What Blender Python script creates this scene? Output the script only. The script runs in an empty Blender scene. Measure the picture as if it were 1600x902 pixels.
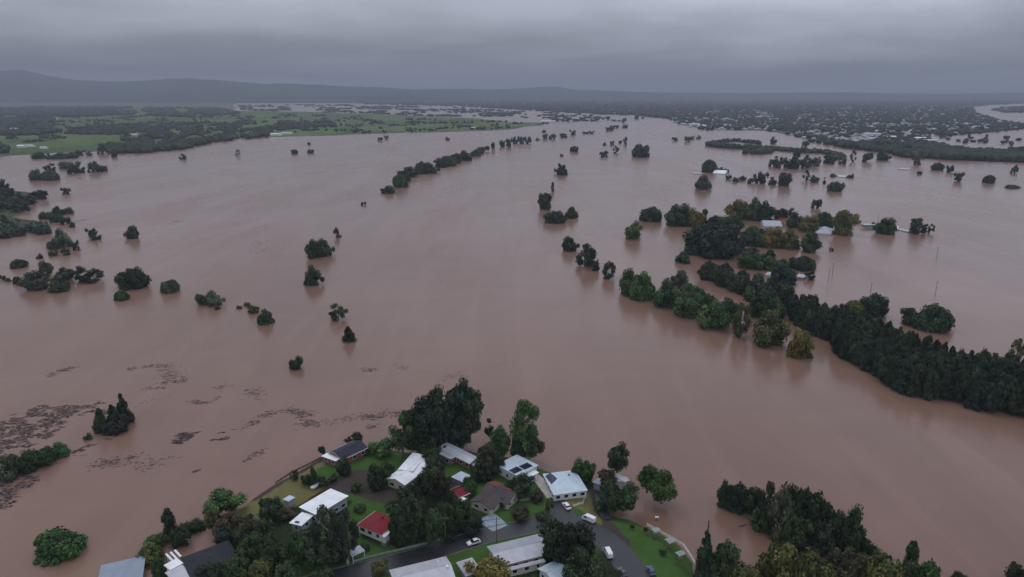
import bpy, bmesh, math, random
import numpy as np
from mathutils import Vector, Matrix, noise
from mathutils.geometry import delaunay_2d_cdt
R = math.radians
scene = bpy.context.scene
COL = scene.collection

# ------------------------------------------------------------------ camera
FPX, HOR, CAMH = 1067.0, 146.0, 140.0          # focal length in photo pixels, horizon row, height in metres
PITCH = math.atan((451 - HOR) / FPX)
cam_d = bpy.data.cameras.new("camera")
cam = bpy.data.objects.new("camera", cam_d); COL.objects.link(cam)
cam_d.sensor_width = 36.0
cam_d.lens = 36.0 * FPX / 1600.0
cam_d.clip_start = 1.0; cam_d.clip_end = 80000
cam.location = (0, 0, CAMH)
cam.rotation_euler = (math.pi / 2 - PITCH, 0, 0)
scene.camera = cam
scene.render.resolution_x = 1024; scene.render.resolution_y = 577

# ------------------------------------------------------------------ world: heavy overcast
SUN_EL, SUN_AZ = R(58), R(-35)
world = bpy.data.worlds.new("World"); scene.world = world; world.use_nodes = True
wn = world.node_tree.nodes; wl = world.node_tree.links
for n in list(wn): wn.remove(n)
wout = wn.new('ShaderNodeOutputWorld'); bg = wn.new('ShaderNodeBackground')
sky = wn.new('ShaderNodeTexSky'); sky.sky_type = 'NISHITA'; sky.sun_disc = False
sky.sun_elevation = SUN_EL; sky.sun_rotation = SUN_AZ; sky.air_density = 1.5; sky.dust_density = 3
tc = wn.new('ShaderNodeTexCoord'); sep = wn.new('ShaderNodeSeparateXYZ'); wl.new(tc.outputs['Generated'], sep.inputs[0])
def wmath(op, a, b=None, c=None):
    n = wn.new('ShaderNodeMath'); n.operation = op
    for i, v in enumerate((a, b, c)):
        if v is None: continue
        if isinstance(v, (int, float)): n.inputs[i].default_value = v
        else: wl.new(v, n.inputs[i])
    return n.outputs[0]
zc = wmath('MAXIMUM', sep.outputs['Z'], 0.0)
den = wmath('ADD', zc, 0.055)
px_ = wmath('DIVIDE', sep.outputs['X'], den); py_ = wmath('DIVIDE', sep.outputs['Y'], den)
comb = wn.new('ShaderNodeCombineXYZ'); wl.new(px_, comb.inputs[0]); wl.new(py_, comb.inputs[1])
mp = wn.new('ShaderNodeMapping'); mp.inputs['Scale'].default_value = (0.21, 0.17, 1); mp.inputs['Location'].default_value = (3.1, 0.4, 0)
wl.new(comb.outputs[0], mp.inputs['Vector'])
nz = wn.new('ShaderNodeTexNoise'); nz.inputs['Scale'].default_value = 1.0; nz.inputs['Detail'].default_value = 6; nz.inputs['Roughness'].default_value = 0.5
nz.inputs['Distortion'].default_value = 0.9
wl.new(mp.outputs[0], nz.inputs['Vector'])
ramp = wn.new('ShaderNodeValToRGB'); wl.new(nz.outputs['Fac'], ramp.inputs[0])
ramp.color_ramp.elements[0].position = 0.36; ramp.color_ramp.elements[0].color = (2.05, 2.22, 2.64, 1)
ramp.color_ramp.elements[1].position = 0.64; ramp.color_ramp.elements[1].color = (3.15, 3.35, 3.95, 1)
# overcast skies brighten towards the zenith
mp2 = wn.new('ShaderNodeMapping'); mp2.inputs['Scale'].default_value = (2.6, 2.6, 10); wl.new(tc.outputs['Generated'], mp2.inputs['Vector'])
nz2 = wn.new('ShaderNodeTexNoise'); nz2.inputs['Scale'].default_value = 1.3; nz2.inputs['Detail'].default_value = 6; nz2.inputs['Roughness'].default_value = 0.55; wl.new(mp2.outputs[0], nz2.inputs['Vector'])
zr = wmath('ADD', zc, wmath('MULTIPLY', wmath('SUBTRACT', nz2.outputs['Fac'], 0.5), 0.10))
mr = wn.new('ShaderNodeMapRange'); mr.interpolation_type = 'SMOOTHSTEP'; wl.new(zr, mr.inputs[0])
for k_, v_ in ((1, 0.02), (2, 0.145), (3, 0.76), (4, 2.4)): mr.inputs[k_].default_value = v_
zg0 = wmath('MULTIPLY_ADD', zc, 0.5, mr.outputs[0])
mr2 = wn.new('ShaderNodeMapRange'); mr2.interpolation_type = 'SMOOTHSTEP'; wl.new(sep.outputs['X'], mr2.inputs[0])   # heavier rain cloud to the west
for k_, v_ in ((1, -0.75), (2, 0.15), (3, 0.70), (4, 1.0)): mr2.inputs[k_].default_value = v_
zg = wmath('MULTIPLY', zg0, mr2.outputs[0])
vm = wn.new('ShaderNodeVectorMath'); vm.operation = 'SCALE'; wl.new(ramp.outputs[0], vm.inputs[0]); wl.new(zg, vm.inputs['Scale'])
mx = wn.new('ShaderNodeMix'); mx.data_type = 'RGBA'; mx.inputs[0].default_value = 0.95
wl.new(sky.outputs[0], mx.inputs[6]); wl.new(vm.outputs[0], mx.inputs[7])
wl.new(mx.outputs[2], bg.inputs[0]); bg.inputs[1].default_value = 0.1
wl.new(bg.outputs[0], wout.inputs[0])

sun_d = bpy.data.lights.new("sun", 'SUN'); sun_d.energy = 0.6; sun_d.angle = R(30); sun_d.color = (1, 0.97, 0.93)
sun = bpy.data.objects.new("sun", sun_d); COL.objects.link(sun)
sun.rotation_euler = (math.pi / 2 - SUN_EL, 0, math.pi - SUN_AZ)
sun.location = (0, 0, 600)
scene.view_settings.view_transform = 'Standard'; scene.view_settings.look = 'None'
scene.view_settings.gamma = 1.0; scene.view_settings.exposure = 0.0

# ------------------------------------------------------------------ geometry of the view: where a sight line meets a height
_c, _s = math.cos(PITCH), math.sin(PITCH)
def ray(px, py):
    xc = (px - 800) / FPX; yc = (451 - py) / FPX
    return Vector((xc, _c + yc * _s, -_s + yc * _c))
def at(px, py, z=0.0):
    d = ray(px, py); t = (z - CAMH) / d.z
    return Vector((d.x * t, d.y * t, z))
def depth_of(p):
    return p.y * _c - (p.z - CAMH) * _s
def dep_angle(p):
    return math.atan2(CAMH - p.z, math.hypot(p.x, p.y))

def inpoly(x, y, P):
    r = False; j = len(P) - 1
    for i in range(len(P)):
        xi, yi = P[i]; xj, yj = P[j]
        if (yi > y) != (yj > y) and x < (xj - xi) * (y - yi) / (yj - yi) + xi: r = not r
        j = i
    return r
def edge_dist(x, y, P):
    m = 1e18
    for i in range(len(P)):
        ax, ay = P[i - 1]; bx, by = P[i]
        dx, dy = bx - ax, by - ay; L = dx * dx + dy * dy
        t = 0 if L == 0 else max(0, min(1, ((x - ax) * dx + (y - ay) * dy) / L))
        q = (ax + dx * t - x) ** 2 + (ay + dy * t - y) ** 2
        if q < m: m = q
    return math.sqrt(m)

# ------------------------------------------------------------------ materials
MATS = {}
def newmat(name):
    m = bpy.data.materials.new(name); m.use_nodes = True
    nt = m.node_tree; b = nt.nodes['Principled BSDF']; MATS[name] = m
    return m, nt, b
def N(nt, t, **kw):
    n = nt.nodes.new(t)
    for k, v in kw.items():
        if k in n.inputs.keys(): n.inputs[k].default_value = v
        else: setattr(n, k, v)
    return n
def mixrgb(nt, fac, a, b, mode='MIX'):
    n = nt.nodes.new('ShaderNodeMix'); n.data_type = 'RGBA'; n.blend_type = mode
    for i, v in ((0, fac), (6, a), (7, b)):
        if hasattr(v, 'is_output'): nt.links.new(v, n.inputs[i])
        elif isinstance(v, (int, float)): n.inputs[i].default_value = v
        else: n.inputs[i].default_value = (*v, 1)
    return n.outputs[2]
def rampn(nt, src, stops):
    n = nt.nodes.new('ShaderNodeValToRGB'); nt.links.new(src, n.inputs[0])
    e = n.color_ramp.elements
    while len(e) < len(stops): e.new(0.5)
    for i, (p, c) in enumerate(stops):
        e[i].position = p; e[i].color = (*c, 1) if len(c) == 3 else c
    return n.outputs[0]
def noise_n(nt, scale, detail=4, rough=0.55, coord='Object', sc=(1, 1, 1), dist=0.0):
    t = nt.nodes.new('ShaderNodeTexCoord'); m = nt.nodes.new('ShaderNodeMapping'); m.inputs['Scale'].default_value = sc
    nt.links.new(t.outputs[coord], m.inputs['Vector'])
    n = nt.nodes.new('ShaderNodeTexNoise'); n.inputs['Scale'].default_value = scale; n.inputs['Detail'].default_value = detail
    n.inputs['Roughness'].default_value = rough; n.inputs['Distortion'].default_value = dist
    nt.links.new(m.outputs[0], n.inputs['Vector']); return n.outputs['Fac']
def bump(nt, b, h, strength=0.3, distance=0.1):
    n = nt.nodes.new('ShaderNodeBump'); n.inputs['Strength'].default_value = strength; n.inputs['Distance'].default_value = distance
    nt.links.new(h, n.inputs['Height']); nt.links.new(n.outputs[0], b.inputs['Normal'])
def simple(name, col, rough=0.7, var=0.25, scale=1.5, metal=0.0, spec=0.5, bmp=0.0):
    m, nt, b = newmat(name)
    f = noise_n(nt, scale, 5)
    c = rampn(nt, f, [(0.3, tuple(x * (1 - var) for x in col)), (0.7, tuple(min(1, x * (1 + var)) for x in col))])
    nt.links.new(c, b.inputs['Base Color']); b.inputs['Roughness'].default_value = rough; b.inputs['Metallic'].default_value = metal
    b.inputs['Specular IOR Level'].default_value = spec
    if bmp: bump(nt, b, noise_n(nt, scale * 8, 3), bmp, 0.05)
    return m

# muddy flood water
m, nt, b = newmat('flood_water')
broad = noise_n(nt, 0.0035, 3, 0.5, sc=(1, 0.45, 1), dist=0.8)
fine = noise_n(nt, 0.02, 4, 0.6, sc=(0.6, 1, 1), dist=1.0)
c1 = rampn(nt, broad, [(0.35, (0.205, 0.116, 0.084)), (0.65, (0.255, 0.152, 0.114))])
flow = nt.nodes.new('ShaderNodeTexNoise'); ft = nt.nodes.new('ShaderNodeTexCoord'); fm = nt.nodes.new('ShaderNodeMapping')
fm.inputs['Rotation'].default_value = (0, 0, R(22)); fm.inputs['Scale'].default_value = (0.030, 0.0035, 1); nt.links.new(ft.outputs['Object'], fm.inputs['Vector']); nt.links.new(fm.outputs[0], flow.inputs['Vector'])
flow.inputs['Scale'].default_value = 1.0; flow.inputs['Detail'].default_value = 6; flow.inputs['Roughness'].default_value = 0.6; flow.inputs['Distortion'].default_value = 1.2
c1 = mixrgb(nt, 0.22, c1, rampn(nt, flow.outputs['Fac'], [(0.35, (0.11, 0.062, 0.044)), (0.52, (0.185, 0.11, 0.078)), (0.66, (0.27, 0.175, 0.13))]))
c2 = mixrgb(nt, 0.16, c1, rampn(nt, fine, [(0.4, (0.10, 0.058, 0.040)), (0.6, (0.19, 0.12, 0.088))]))
nt.links.new(c2, b.inputs['Base Color'])
b.inputs['IOR'].default_value = 1.33
rr = rampn(nt, noise_n(nt, 0.006, 4, 0.55, sc=(1, 0.35, 1), dist=1.5), [(0.42, (0.20,) * 3), (0.62, (0.30,) * 3)])
nt.links.new(rr, b.inputs['Roughness'])
bump(nt, b, noise_n(nt, 0.35, 4, 0.6, sc=(1, 1, 1), dist=0.3), 0.22, 0.35)

def roofmat(name, col, rough=0.35, ribs=True, var=0.14, metal=0.0):
    m, nt, b = newmat(name)
    st = noise_n(nt, 0.9, 5, 0.6, sc=(3, 0.35, 1))
    pat = noise_n(nt, 0.35, 3)
    c = rampn(nt, st, [(0.3, tuple(x * (1 - var) for x in col)), (0.7, tuple(min(1, x * (1 + var)) for x in col))])
    c = mixrgb(nt, 0.5, c, rampn(nt, pat, [(0.35, tuple(x * (1 - 1.8 * var) for x in col)), (0.65, tuple(min(1, x * (1 + var)) for x in col))]))
    t = nt.nodes.new('ShaderNodeTexCoord')
    w = nt.nodes.new('ShaderNodeTexWave'); nt.links.new(t.outputs['Object'], w.inputs['Vector'])
    w.bands_direction = 'X' if ribs else 'Y'
    w.inputs['Scale'].default_value = 0.42 if ribs else 0.9; w.inputs['Distortion'].default_value = 0.0
    if ribs:
        c = mixrgb(nt, 0.15, c, rampn(nt, w.outputs['Fac'], [(0.0, tuple(x * 0.45 for x in col)), (0.25, col)]))
    else:
        c = mixrgb(nt, 0.35, c, rampn(nt, w.outputs['Fac'], [(0.0, tuple(x * 0.5 for x in col)), (0.4, tuple(x * 1.1 for x in col))]))
    nt.links.new(c, b.inputs['Base Color']); b.inputs['Roughness'].default_value = rough; b.inputs['Metallic'].default_value = metal
    if not ribs or 'red' in name: b.inputs['Specular IOR Level'].default_value = 0.15
    bump(nt, b, w.outputs['Fac'], 0.4, 0.04)
    return m
roofmat('roof_white', (0.84, 0.87, 0.89)); roofmat('roof_pale_blue', (0.50, 0.60, 0.68)); roofmat('roof_ice', (0.50, 0.58, 0.66))
roofmat('roof_grey', (0.36, 0.38, 0.43)); roofmat('roof_light_grey', (0.48, 0.49, 0.53)); roofmat('roof_mauve', (0.40, 0.38, 0.42), 0.5)
roofmat('roof_dull_blue', (0.22, 0.27, 0.34), 0.4)
roofmat('roof_red', (0.20, 0.014, 0.024), 0.55); roofmat('roof_navy', (0.028, 0.03, 0.05), 0.5, False, 0.25)
roofmat('roof_charcoal', (0.03, 0.03, 0.038), 0.6, False, 0.25)
roofmat('roof_brown', (0.085, 0.068, 0.068), 0.75, False, 0.25); roofmat('roof_terracotta', (0.22, 0.065, 0.04), 0.7, False, 0.2)
simple('wall_white', (0.66, 0.66, 0.64), 0.7, 0.12); simple('wall_cream', (0.48, 0.44, 0.36), 0.8, 0.12)
simple('wall_grey', (0.30, 0.31, 0.33), 0.7, 0.15)
m, nt, b = newmat('wall_brick')
t = nt.nodes.new('ShaderNodeTexCoord'); br = nt.nodes.new('ShaderNodeTexBrick'); nt.links.new(t.outputs['Object'], br.inputs['Vector'])
br.inputs['Scale'].default_value = 3; br.inputs['Color1'].default_value = (0.30, 0.085, 0.05, 1); br.inputs['Color2'].default_value = (0.22, 0.07, 0.045, 1)
br.inputs['Mortar'].default_value = (0.25, 0.18, 0.15, 1); nt.links.new(br.outputs[0], b.inputs['Base Color']); b.inputs['Roughness'].default_value = 0.85
simple('trim_white', (0.72, 0.73, 0.73), 0.5, 0.08); simple('trim_dark', (0.06, 0.06, 0.07), 0.6, 0.1)
simple('timber', (0.16, 0.115, 0.08), 0.85, 0.3, 3); simple('rust_fence', (0.17, 0.075, 0.045), 0.85, 0.4, 1)
simple('concrete', (0.44, 0.41, 0.39), 0.85, 0.2, 0.6, bmp=0.2); simple('concrete_blue', (0.24, 0.29, 0.35), 0.8, 0.2, 0.6)
simple('kerb', (0.13, 0.125, 0.12), 0.85, 0.2, 1)
m, nt, b = newmat('asphalt')
c = mixrgb(nt, 0.5, rampn(nt, noise_n(nt, 0.12, 5, 0.6), [(0.3, (0.018, 0.018, 0.023)), (0.7, (0.036, 0.035, 0.040))]),
           rampn(nt, noise_n(nt, 2.0, 4, 0.7), [(0.3, (0.02, 0.02, 0.024)), (0.7, (0.036, 0.034, 0.036))]))
nt.links.new(c, b.inputs['Base Color']); b.inputs['Roughness'].default_value = 0.45; bump(nt, b, noise_n(nt, 6, 3), 0.2, 0.03)
m, nt, b = newmat('glass_dark'); b.inputs['Base Color'].default_value = (0.015, 0.02, 0.028, 1); b.inputs['Roughness'].default_value = 0.08
m, nt, b = newmat('solar_cells'); b.inputs['Base Color'].default_value = (0.012, 0.016, 0.045, 1); b.inputs['Roughness'].default_value = 0.25
simple('rubber', (0.02, 0.02, 0.02), 0.8); simple('bark', (0.12, 0.10, 0.08), 0.9, 0.4, 4); simple('bark_pale', (0.34, 0.31, 0.28), 0.85, 0.35, 3)
simple('metal_pale', (0.55, 0.57, 0.58), 0.45, 0.15); simple('tank_grey', (0.30, 0.34, 0.36), 0.5, 0.15)
simple('shelter_roof', (0.24, 0.28, 0.25), 0.7, 0.2)
for nm, cc in (('paint_white', (0.80, 0.80, 0.80)), ('paint_dark', (0.05, 0.05, 0.06)), ('paint_blue', (0.03, 0.055, 0.12)), ('paint_silver', (0.35, 0.36, 0.38))):
    m, nt, b = newmat(nm); b.inputs['Base Color'].default_value = (*cc, 1); b.inputs['Roughness'].default_value = 0.3
    b.inputs['Coat Weight'].default_value = 0.6; b.inputs['Coat Roughness'].default_value = 0.08
m, nt, b = newmat('lamp_lens'); b.inputs['Base Color'].default_value = (0.6, 0.6, 0.58, 1); b.inputs['Roughness'].default_value = 0.1
m, nt, b = newmat('lamp_red'); b.inputs['Base Color'].default_value = (0.25, 0.01, 0.01, 1); b.inputs['Roughness'].default_value = 0.2

# foliage: colour of the object times the tint of each leaf clump
m, nt, b = newmat('foliage')
oi = nt.nodes.new('ShaderNodeObjectInfo'); at_ = nt.nodes.new('ShaderNodeAttribute'); at_.attribute_name = 'tint'
c = mixrgb(nt, 1.0, oi.outputs['Color'], at_.outputs['Color'], 'MULTIPLY')
nt.links.new(c, b.inputs['Base Color']); b.inputs['Roughness'].default_value = 0.6; b.inputs['Specular IOR Level'].default_value = 0.25
m, nt, b = newmat('far_foliage')
at_ = nt.nodes.new('ShaderNodeAttribute'); at_.attribute_name = 'tint'
c = mixrgb(nt, 1.0, (0.034, 0.044, 0.026), at_.outputs['Color'], 'MULTIPLY')
nt.links.new(c, b.inputs['Base Color']); b.inputs['Roughness'].default_value = 0.8; b.inputs['Specular IOR Level'].default_value = 0.1

# near ground: grass / dry grass / soil by the ground's own zones
m, nt, b = newmat('near_ground')
z_ = nt.nodes.new('ShaderNodeAttribute'); z_.attribute_name = 'zone'; sp = nt.nodes.new('ShaderNodeSeparateColor'); nt.links.new(z_.outputs['Color'], sp.inputs[0])
n1 = noise_n(nt, 0.18, 6, 0.65); n2 = noise_n(nt, 1.6, 5, 0.7)
g = mixrgb(nt, 0.5, rampn(nt, n1, [(0.32, (0.028, 0.075, 0.012)), (0.68, (0.068, 0.145, 0.024))]), rampn(nt, n2, [(0.3, (0.024, 0.055, 0.012)), (0.7, (0.07, 0.12, 0.03))]))
dry = mixrgb(nt, 0.5, rampn(nt, n1, [(0.3, (0.125, 0.125, 0.042)), (0.7, (0.19, 0.175, 0.06))]), rampn(nt, n2, [(0.3, (0.09, 0.09, 0.036)), (0.7, (0.17, 0.15, 0.065))]))
soil = mixrgb(nt, 0.5, rampn(nt, n1, [(0.3, (0.032, 0.026, 0.025)), (0.7, (0.075, 0.06, 0.055))]), rampn(nt, n2, [(0.3, (0.03, 0.022, 0.02)), (0.7, (0.095, 0.07, 0.056))]))
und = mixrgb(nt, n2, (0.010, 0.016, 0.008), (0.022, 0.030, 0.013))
def zmix(src, a, bcol):
    ad = nt.nodes.new('ShaderNodeMath'); ad.operation = 'MULTIPLY_ADD'; nt.links.new(n2, ad.inputs[0]); ad.inputs[1].default_value = 0.9; ad.inputs[2].default_value = -0.45
    a2 = nt.nodes.new('ShaderNodeMath'); a2.operation = 'ADD'; nt.links.new(ad.outputs[0], a2.inputs[0]); nt.links.new(src, a2.inputs[1])
    r = rampn(nt, a2.outputs[0], [(0.4, (0, 0, 0)), (0.6, (1, 1, 1))])
    return mixrgb(nt, r, a, bcol)
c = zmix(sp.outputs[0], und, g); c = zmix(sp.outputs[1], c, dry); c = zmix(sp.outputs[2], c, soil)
nt.links.new(c, b.inputs['Base Color']); b.inputs['Roughness'].default_value = 0.9; b.inputs['Specular IOR Level'].default_value = 0.15
bump(nt, b, n2, 0.6, 0.25)
# distant paddocks
m, nt, b = newmat('pasture')
t = nt.nodes.new('ShaderNodeTexCoord'); mpn = nt.nodes.new('ShaderNodeMapping'); mpn.inputs['Scale'].default_value = (0.006, 0.0028, 1); nt.links.new(t.outputs['Object'], mpn.inputs['Vector'])
vo = nt.nodes.new('ShaderNodeTexVoronoi'); vo.distance = 'MANHATTAN'; vo.inputs['Scale'].default_value = 1.0; nt.links.new(mpn.outputs[0], vo.inputs['Vector'])
vs = nt.nodes.new('ShaderNodeSeparateColor'); nt.links.new(vo.outputs['Color'], vs.inputs[0])
c = rampn(nt, vs.outputs[0], [(0.0, (0.035, 0.055, 0.022)), (0.4, (0.06, 0.105, 0.03)), (0.75, (0.115, 0.165, 0.045)), (1.0, (0.11, 0.11, 0.055))])
c = mixrgb(nt, 0.45, c, rampn(nt, noise_n(nt, 0.012, 6, 0.65), [(0.38, (0.03, 0.045, 0.02)), (0.65, (0.13, 0.19, 0.045))]))
nt.links.new(c, b.inputs['Base Color']); b.inputs['Roughness'].default_value = 0.9; b.inputs['Specular IOR Level'].default_value = 0.1
m, nt, b = newmat('town_ground')
c = rampn(nt, noise_n(nt, 0.006, 7, 0.7), [(0.35, (0.035, 0.045, 0.028)), (0.5, (0.055, 0.068, 0.035)), (0.68, (0.095, 0.11, 0.06))])
nt.links.new(c, b.inputs['Base Color']); b.inputs['Roughness'].default_value = 0.9; b.inputs['Specular IOR Level'].default_value = 0.1
m, nt, b = newmat('hill_forest')
c = mixrgb(nt, 0.5, rampn(nt, noise_n(nt, 0.0012, 6, 0.65), [(0.35, (0.018, 0.024, 0.016)), (0.58, (0.03, 0.038, 0.022)), (0.72, (0.10, 0.12, 0.055))]),
           rampn(nt, noise_n(nt, 0.012, 5, 0.7), [(0.3, (0.018, 0.024, 0.016)), (0.7, (0.05, 0.06, 0.035))]))
nt.links.new(c, b.inputs['Base Color']); b.inputs['Roughness'].default_value = 0.95; b.inputs['Specular IOR Level'].default_value = 0.05
bump(nt, b, noise_n(nt, 0.02, 5, 0.7), 1.0, 12)
m, nt, b = newmat('debris')
at_ = nt.nodes.new('ShaderNodeAttribute'); at_.attribute_name = 'tint'
c = mixrgb(nt, 1.0, (0.150, 0.098, 0.085), at_.outputs['Color'], 'MULTIPLY')
nt.links.new(c, b.inputs['Base Color']); b.inputs['Roughness'].default_value = 0.75
simple('scum', (0.15, 0.098, 0.085), 0.6, 0.3, 0.8)

# ------------------------------------------------------------------ object helpers
def tag(o, label=None, cat=None, group=None, kind=None):
    if label: o['label'] = label
    if cat: o['category'] = cat
    if group: o['group'] = group
    if kind: o['kind'] = kind
    return o
def empty(name, loc, rz=0.0):
    o = bpy.data.objects.new(name, None); COL.objects.link(o); o.location = loc; o.rotation_euler = (0, 0, rz); o.empty_display_size = 1
    return o
def link(name, me, mats=None, parent=None, loc=None, scale=None, rot=None):
    o = bpy.data.objects.new(name, me); COL.objects.link(o)
    if mats and not me.materials:
        for mm in (mats if isinstance(mats, (list, tuple)) else [mats]): me.materials.append(MATS[mm])
    if parent: o.parent = parent
    if loc is not None: o.location = loc
    if scale is not None: o.scale = scale
    if rot is not None: o.rotation_euler = rot
    return o
class MB:
    """collects verts and faces for one mesh"""
    def __init__(s): s.v = []; s.f = []; s.m = []
    def add(s, vs, fs, mi=0):
        k = len(s.v); s.v += [tuple(v) for v in vs]; s.f += [tuple(i + k for i in f) for f in fs]; s.m += [mi] * len(fs)
    def box(s, x0, y0, z0, x1, y1, z1, mi=0):
        s.add([(x0, y0, z0), (x1, y0, z0), (x1, y1, z0), (x0, y1, z0), (x0, y0, z1), (x1, y0, z1), (x1, y1, z1), (x0, y1, z1)],
              [(0, 3, 2, 1), (4, 5, 6, 7), (0, 1, 5, 4), (1, 2, 6, 5), (2, 3, 7, 6), (3, 0, 4, 7)], mi)
    def prism(s, poly, y0, y1, mi=0):       # poly in xz, extruded along y
        n = len(poly)
        s.add([(x, y0, z) for x, z in poly] + [(x, y1, z) for x, z in poly],
              [tuple(range(n)), tuple(reversed(range(n, 2 * n)))] + [(i, i + n, (i + 1) % n + n, (i + 1) % n) for i in range(n)], mi)
    def tube(s, a, b, ra, rb, n=6, mi=0, cap=True):
        a = Vector(a); b = Vector(b); d = (b - a).normalized()
        u = d.orthogonal().normalized(); w = d.cross(u)
        vs = []
        for p, r in ((a, ra), (b, rb)):
            for i in range(n):
                t = 2 * math.pi * i / n; vs.append(p + u * math.cos(t) * r + w * math.sin(t) * r)
        fs = [(i, (i + 1) % n, (i + 1) % n + n, i + n) for i in range(n)]
        if cap: fs += [tuple(reversed(range(n))), tuple(range(n, 2 * n))]
        s.add(vs, fs, mi)
    def mesh(s, name):
        me = bpy.data.meshes.new(name); me.from_pydata(s.v, [], s.f)
        if any(s.m): me.polygons.foreach_set('material_index', s.m)
        me.update(); return me
    def build(s, name, mats, parent=None, loc=None, rot=None):
        return link(name, s.mesh(name), mats, parent, loc, None, rot)
def mesh_np(name, V, F, tint=None):
    """V (n,3), F (m,k) arrays -> mesh, tint per face (m,3)"""
    me = bpy.data.meshes.new(name); k = F.shape[1]; nf = len(F)
    me.vertices.add(len(V)); me.vertices.foreach_set('co', V.astype(np.float32).ravel())
    me.loops.add(nf * k); me.loops.foreach_set('vertex_index', F.astype(np.int32).ravel())
    me.polygons.add(nf); me.polygons.foreach_set('loop_start', (np.arange(nf) * k).astype(np.int32)); me.polygons.foreach_set('loop_total', np.full(nf, k, np.int32))
    me.update(calc_edges=True)
    if tint is not None:
        a = me.color_attributes.new('tint', 'FLOAT_COLOR', 'CORNER')
        cc = np.ones((nf * k, 4), np.float32); cc[:, :3] = np.repeat(tint, k, axis=0)
        a.data.foreach_set('color', cc.ravel())
    return me

# ------------------------------------------------------------------ the water
def disc(R_, n=64):
    vs = [(0, 0, 0)] + [(R_ * math.cos(2 * math.pi * i / n), R_ * math.sin(2 * math.pi * i / n), 0) for i in range(n)]
    return vs, [(0, i + 1, (i + 1) % n + 1) for i in range(n)]
w = MB(); w.add(*disc(34000)); o = w.build('water', 'flood_water'); tag(o, 'brown flood water spread over the whole plain', kind='structure')
w = MB(); w.add(*disc(34000)); o = w.build('river_bed', 'kerb', loc=(0, 0, -8)); tag(o, kind='structure')

# ------------------------------------------------------------------ land sheets
def fill(name, px_poly, z, step, hfun, mat, jit=0.3, zonef=None, world=None, seed=1):
    rnd = random.Random(seed)
    P = world or [tuple(at(x, y, z)[:2]) for x, y in px_poly]
    # resample the border
    B = []
    for i in range(len(P)):
        a = P[i]; b_ = P[(i + 1) % len(P)]; L = math.dist(a, b_); k = max(1, int(L / step))
        for j in range(k):
            t = j / k; dx = (rnd.random() - 0.5) * step * jit if j else 0; dy = (rnd.random() - 0.5) * step * jit if j else 0
            B.append((a[0] + (b_[0] - a[0]) * t + dx, a[1] + (b_[1] - a[1]) * t + dy))
    pts = list(B); edges = [(i, (i + 1) % len(B)) for i in range(len(B))]
    xs = [p[0] for p in B]; ys = [p[1] for p in B]
    y = min(ys)
    while y < max(ys):
        x = min(xs)
        while x < max(xs):
            qx = x + (rnd.random() - .5) * step * .5; qy = y + (rnd.random() - .5) * step * .5
            if inpoly(qx, qy, B) and edge_dist(qx, qy, B) > step * 0.4: pts.append((qx, qy))
            x += step
        y += step
    v2, e2, f2, *_ = delaunay_2d_cdt([Vector(p) for p in pts], edges, [], 1, 1e-4)
    vs = [(p.x, p.y, hfun(p.x, p.y, B)) for p in v2]
    me = bpy.data.meshes.new(name); me.from_pydata(vs, [], [tuple(f) for f in f2]); me.update()
    for p in me.polygons: p.use_smooth = True
    if zonef:
        a = me.color_attributes.new('zone', 'FLOAT_COLOR', 'POINT')
        for i, v in enumerate(vs): a.data[i].color = (*zonef(v[0], v[1]), 1)
    o = link(name, me, mat)
    return o, B

# near town on its low spur
SHORE = [(296, 960), (288, 905), (300, 880), (340, 862), (336, 838), (350, 818), (345, 798), (376, 784), (400, 768), (432, 748), (468, 728),
         (500, 709), (546, 690), (575, 692), (640, 702), (700, 692), (752, 703), (790, 708), (830, 717), (850, 729), (905, 741), (940, 748),
         (990, 752), (1000, 768), (962, 786), (946, 797), (985, 805), (1012, 816), (1050, 833), (1076, 853), (1094, 880), (1106, 930), (1130, 1300), (240, 1300)]
def plane_z(x, y): return 2.2 + max(0.0, (235 - y)) * 0.02
def land_h(x, y, B):
    d = edge_dist(x, y, B)
    return min(plane_z(x, y), -0.9 + d * 0.42 + 0.25 * noise.noise(Vector((x * .08, y * .08, 0))))
def pz(px, py): # ground height under a pixel on the spur
    z = 2.2
    for _ in range(4):
        p = at(px, py, z); z = plane_z(p.x, p.y)
    return at(px, py, z)
def wpoly(L): return [tuple(pz(x, y)[:2]) for x, y in L]
Z_GREEN = [wpoly(p) for p in (
    [(560, 712), (600, 704), (635, 712), (625, 735), (600, 748), (575, 730), (545, 735), (520, 745), (495, 735), (500, 722), (530, 728)],
    [(545, 765), (590, 785), (620, 792), (640, 800), (610, 805), (560, 812), (545, 800), (560, 785)],
    [(700, 735), (775, 740), (800, 760), (850, 772), (862, 800), (800, 815), (745, 790), (720, 770)],
    [(940, 796), (985, 806), (1015, 818), (1060, 838), (1090, 870), (1105, 960), (1040, 960), (1005, 880), (960, 832)],
    [(480, 880), (560, 868), (700, 845), (700, 860), (600, 885), (480, 905)], [(545, 845), (600, 850), (590, 868), (545, 872)],
    [(700, 862), (780, 848), (850, 835), (850, 870), (700, 902)], [(840, 712), (905, 735), (850, 740)], [(885, 780), (930, 785), (950, 820), (905, 800)], [(480, 885), (620, 900), (560, 950), (400, 950)])]
Z_DRY = [wpoly(p) for p in ([(362, 806), (380, 778), (432, 748), (482, 735), (506, 762), (475, 782), (440, 800), (392, 822)], [(880, 776), (915, 770), (915, 790), (893, 790)],
                            [(905, 790), (930, 770), (940, 800), (945, 825)], [(480, 722), (500, 712), (505, 725), (492, 735)])]
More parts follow.
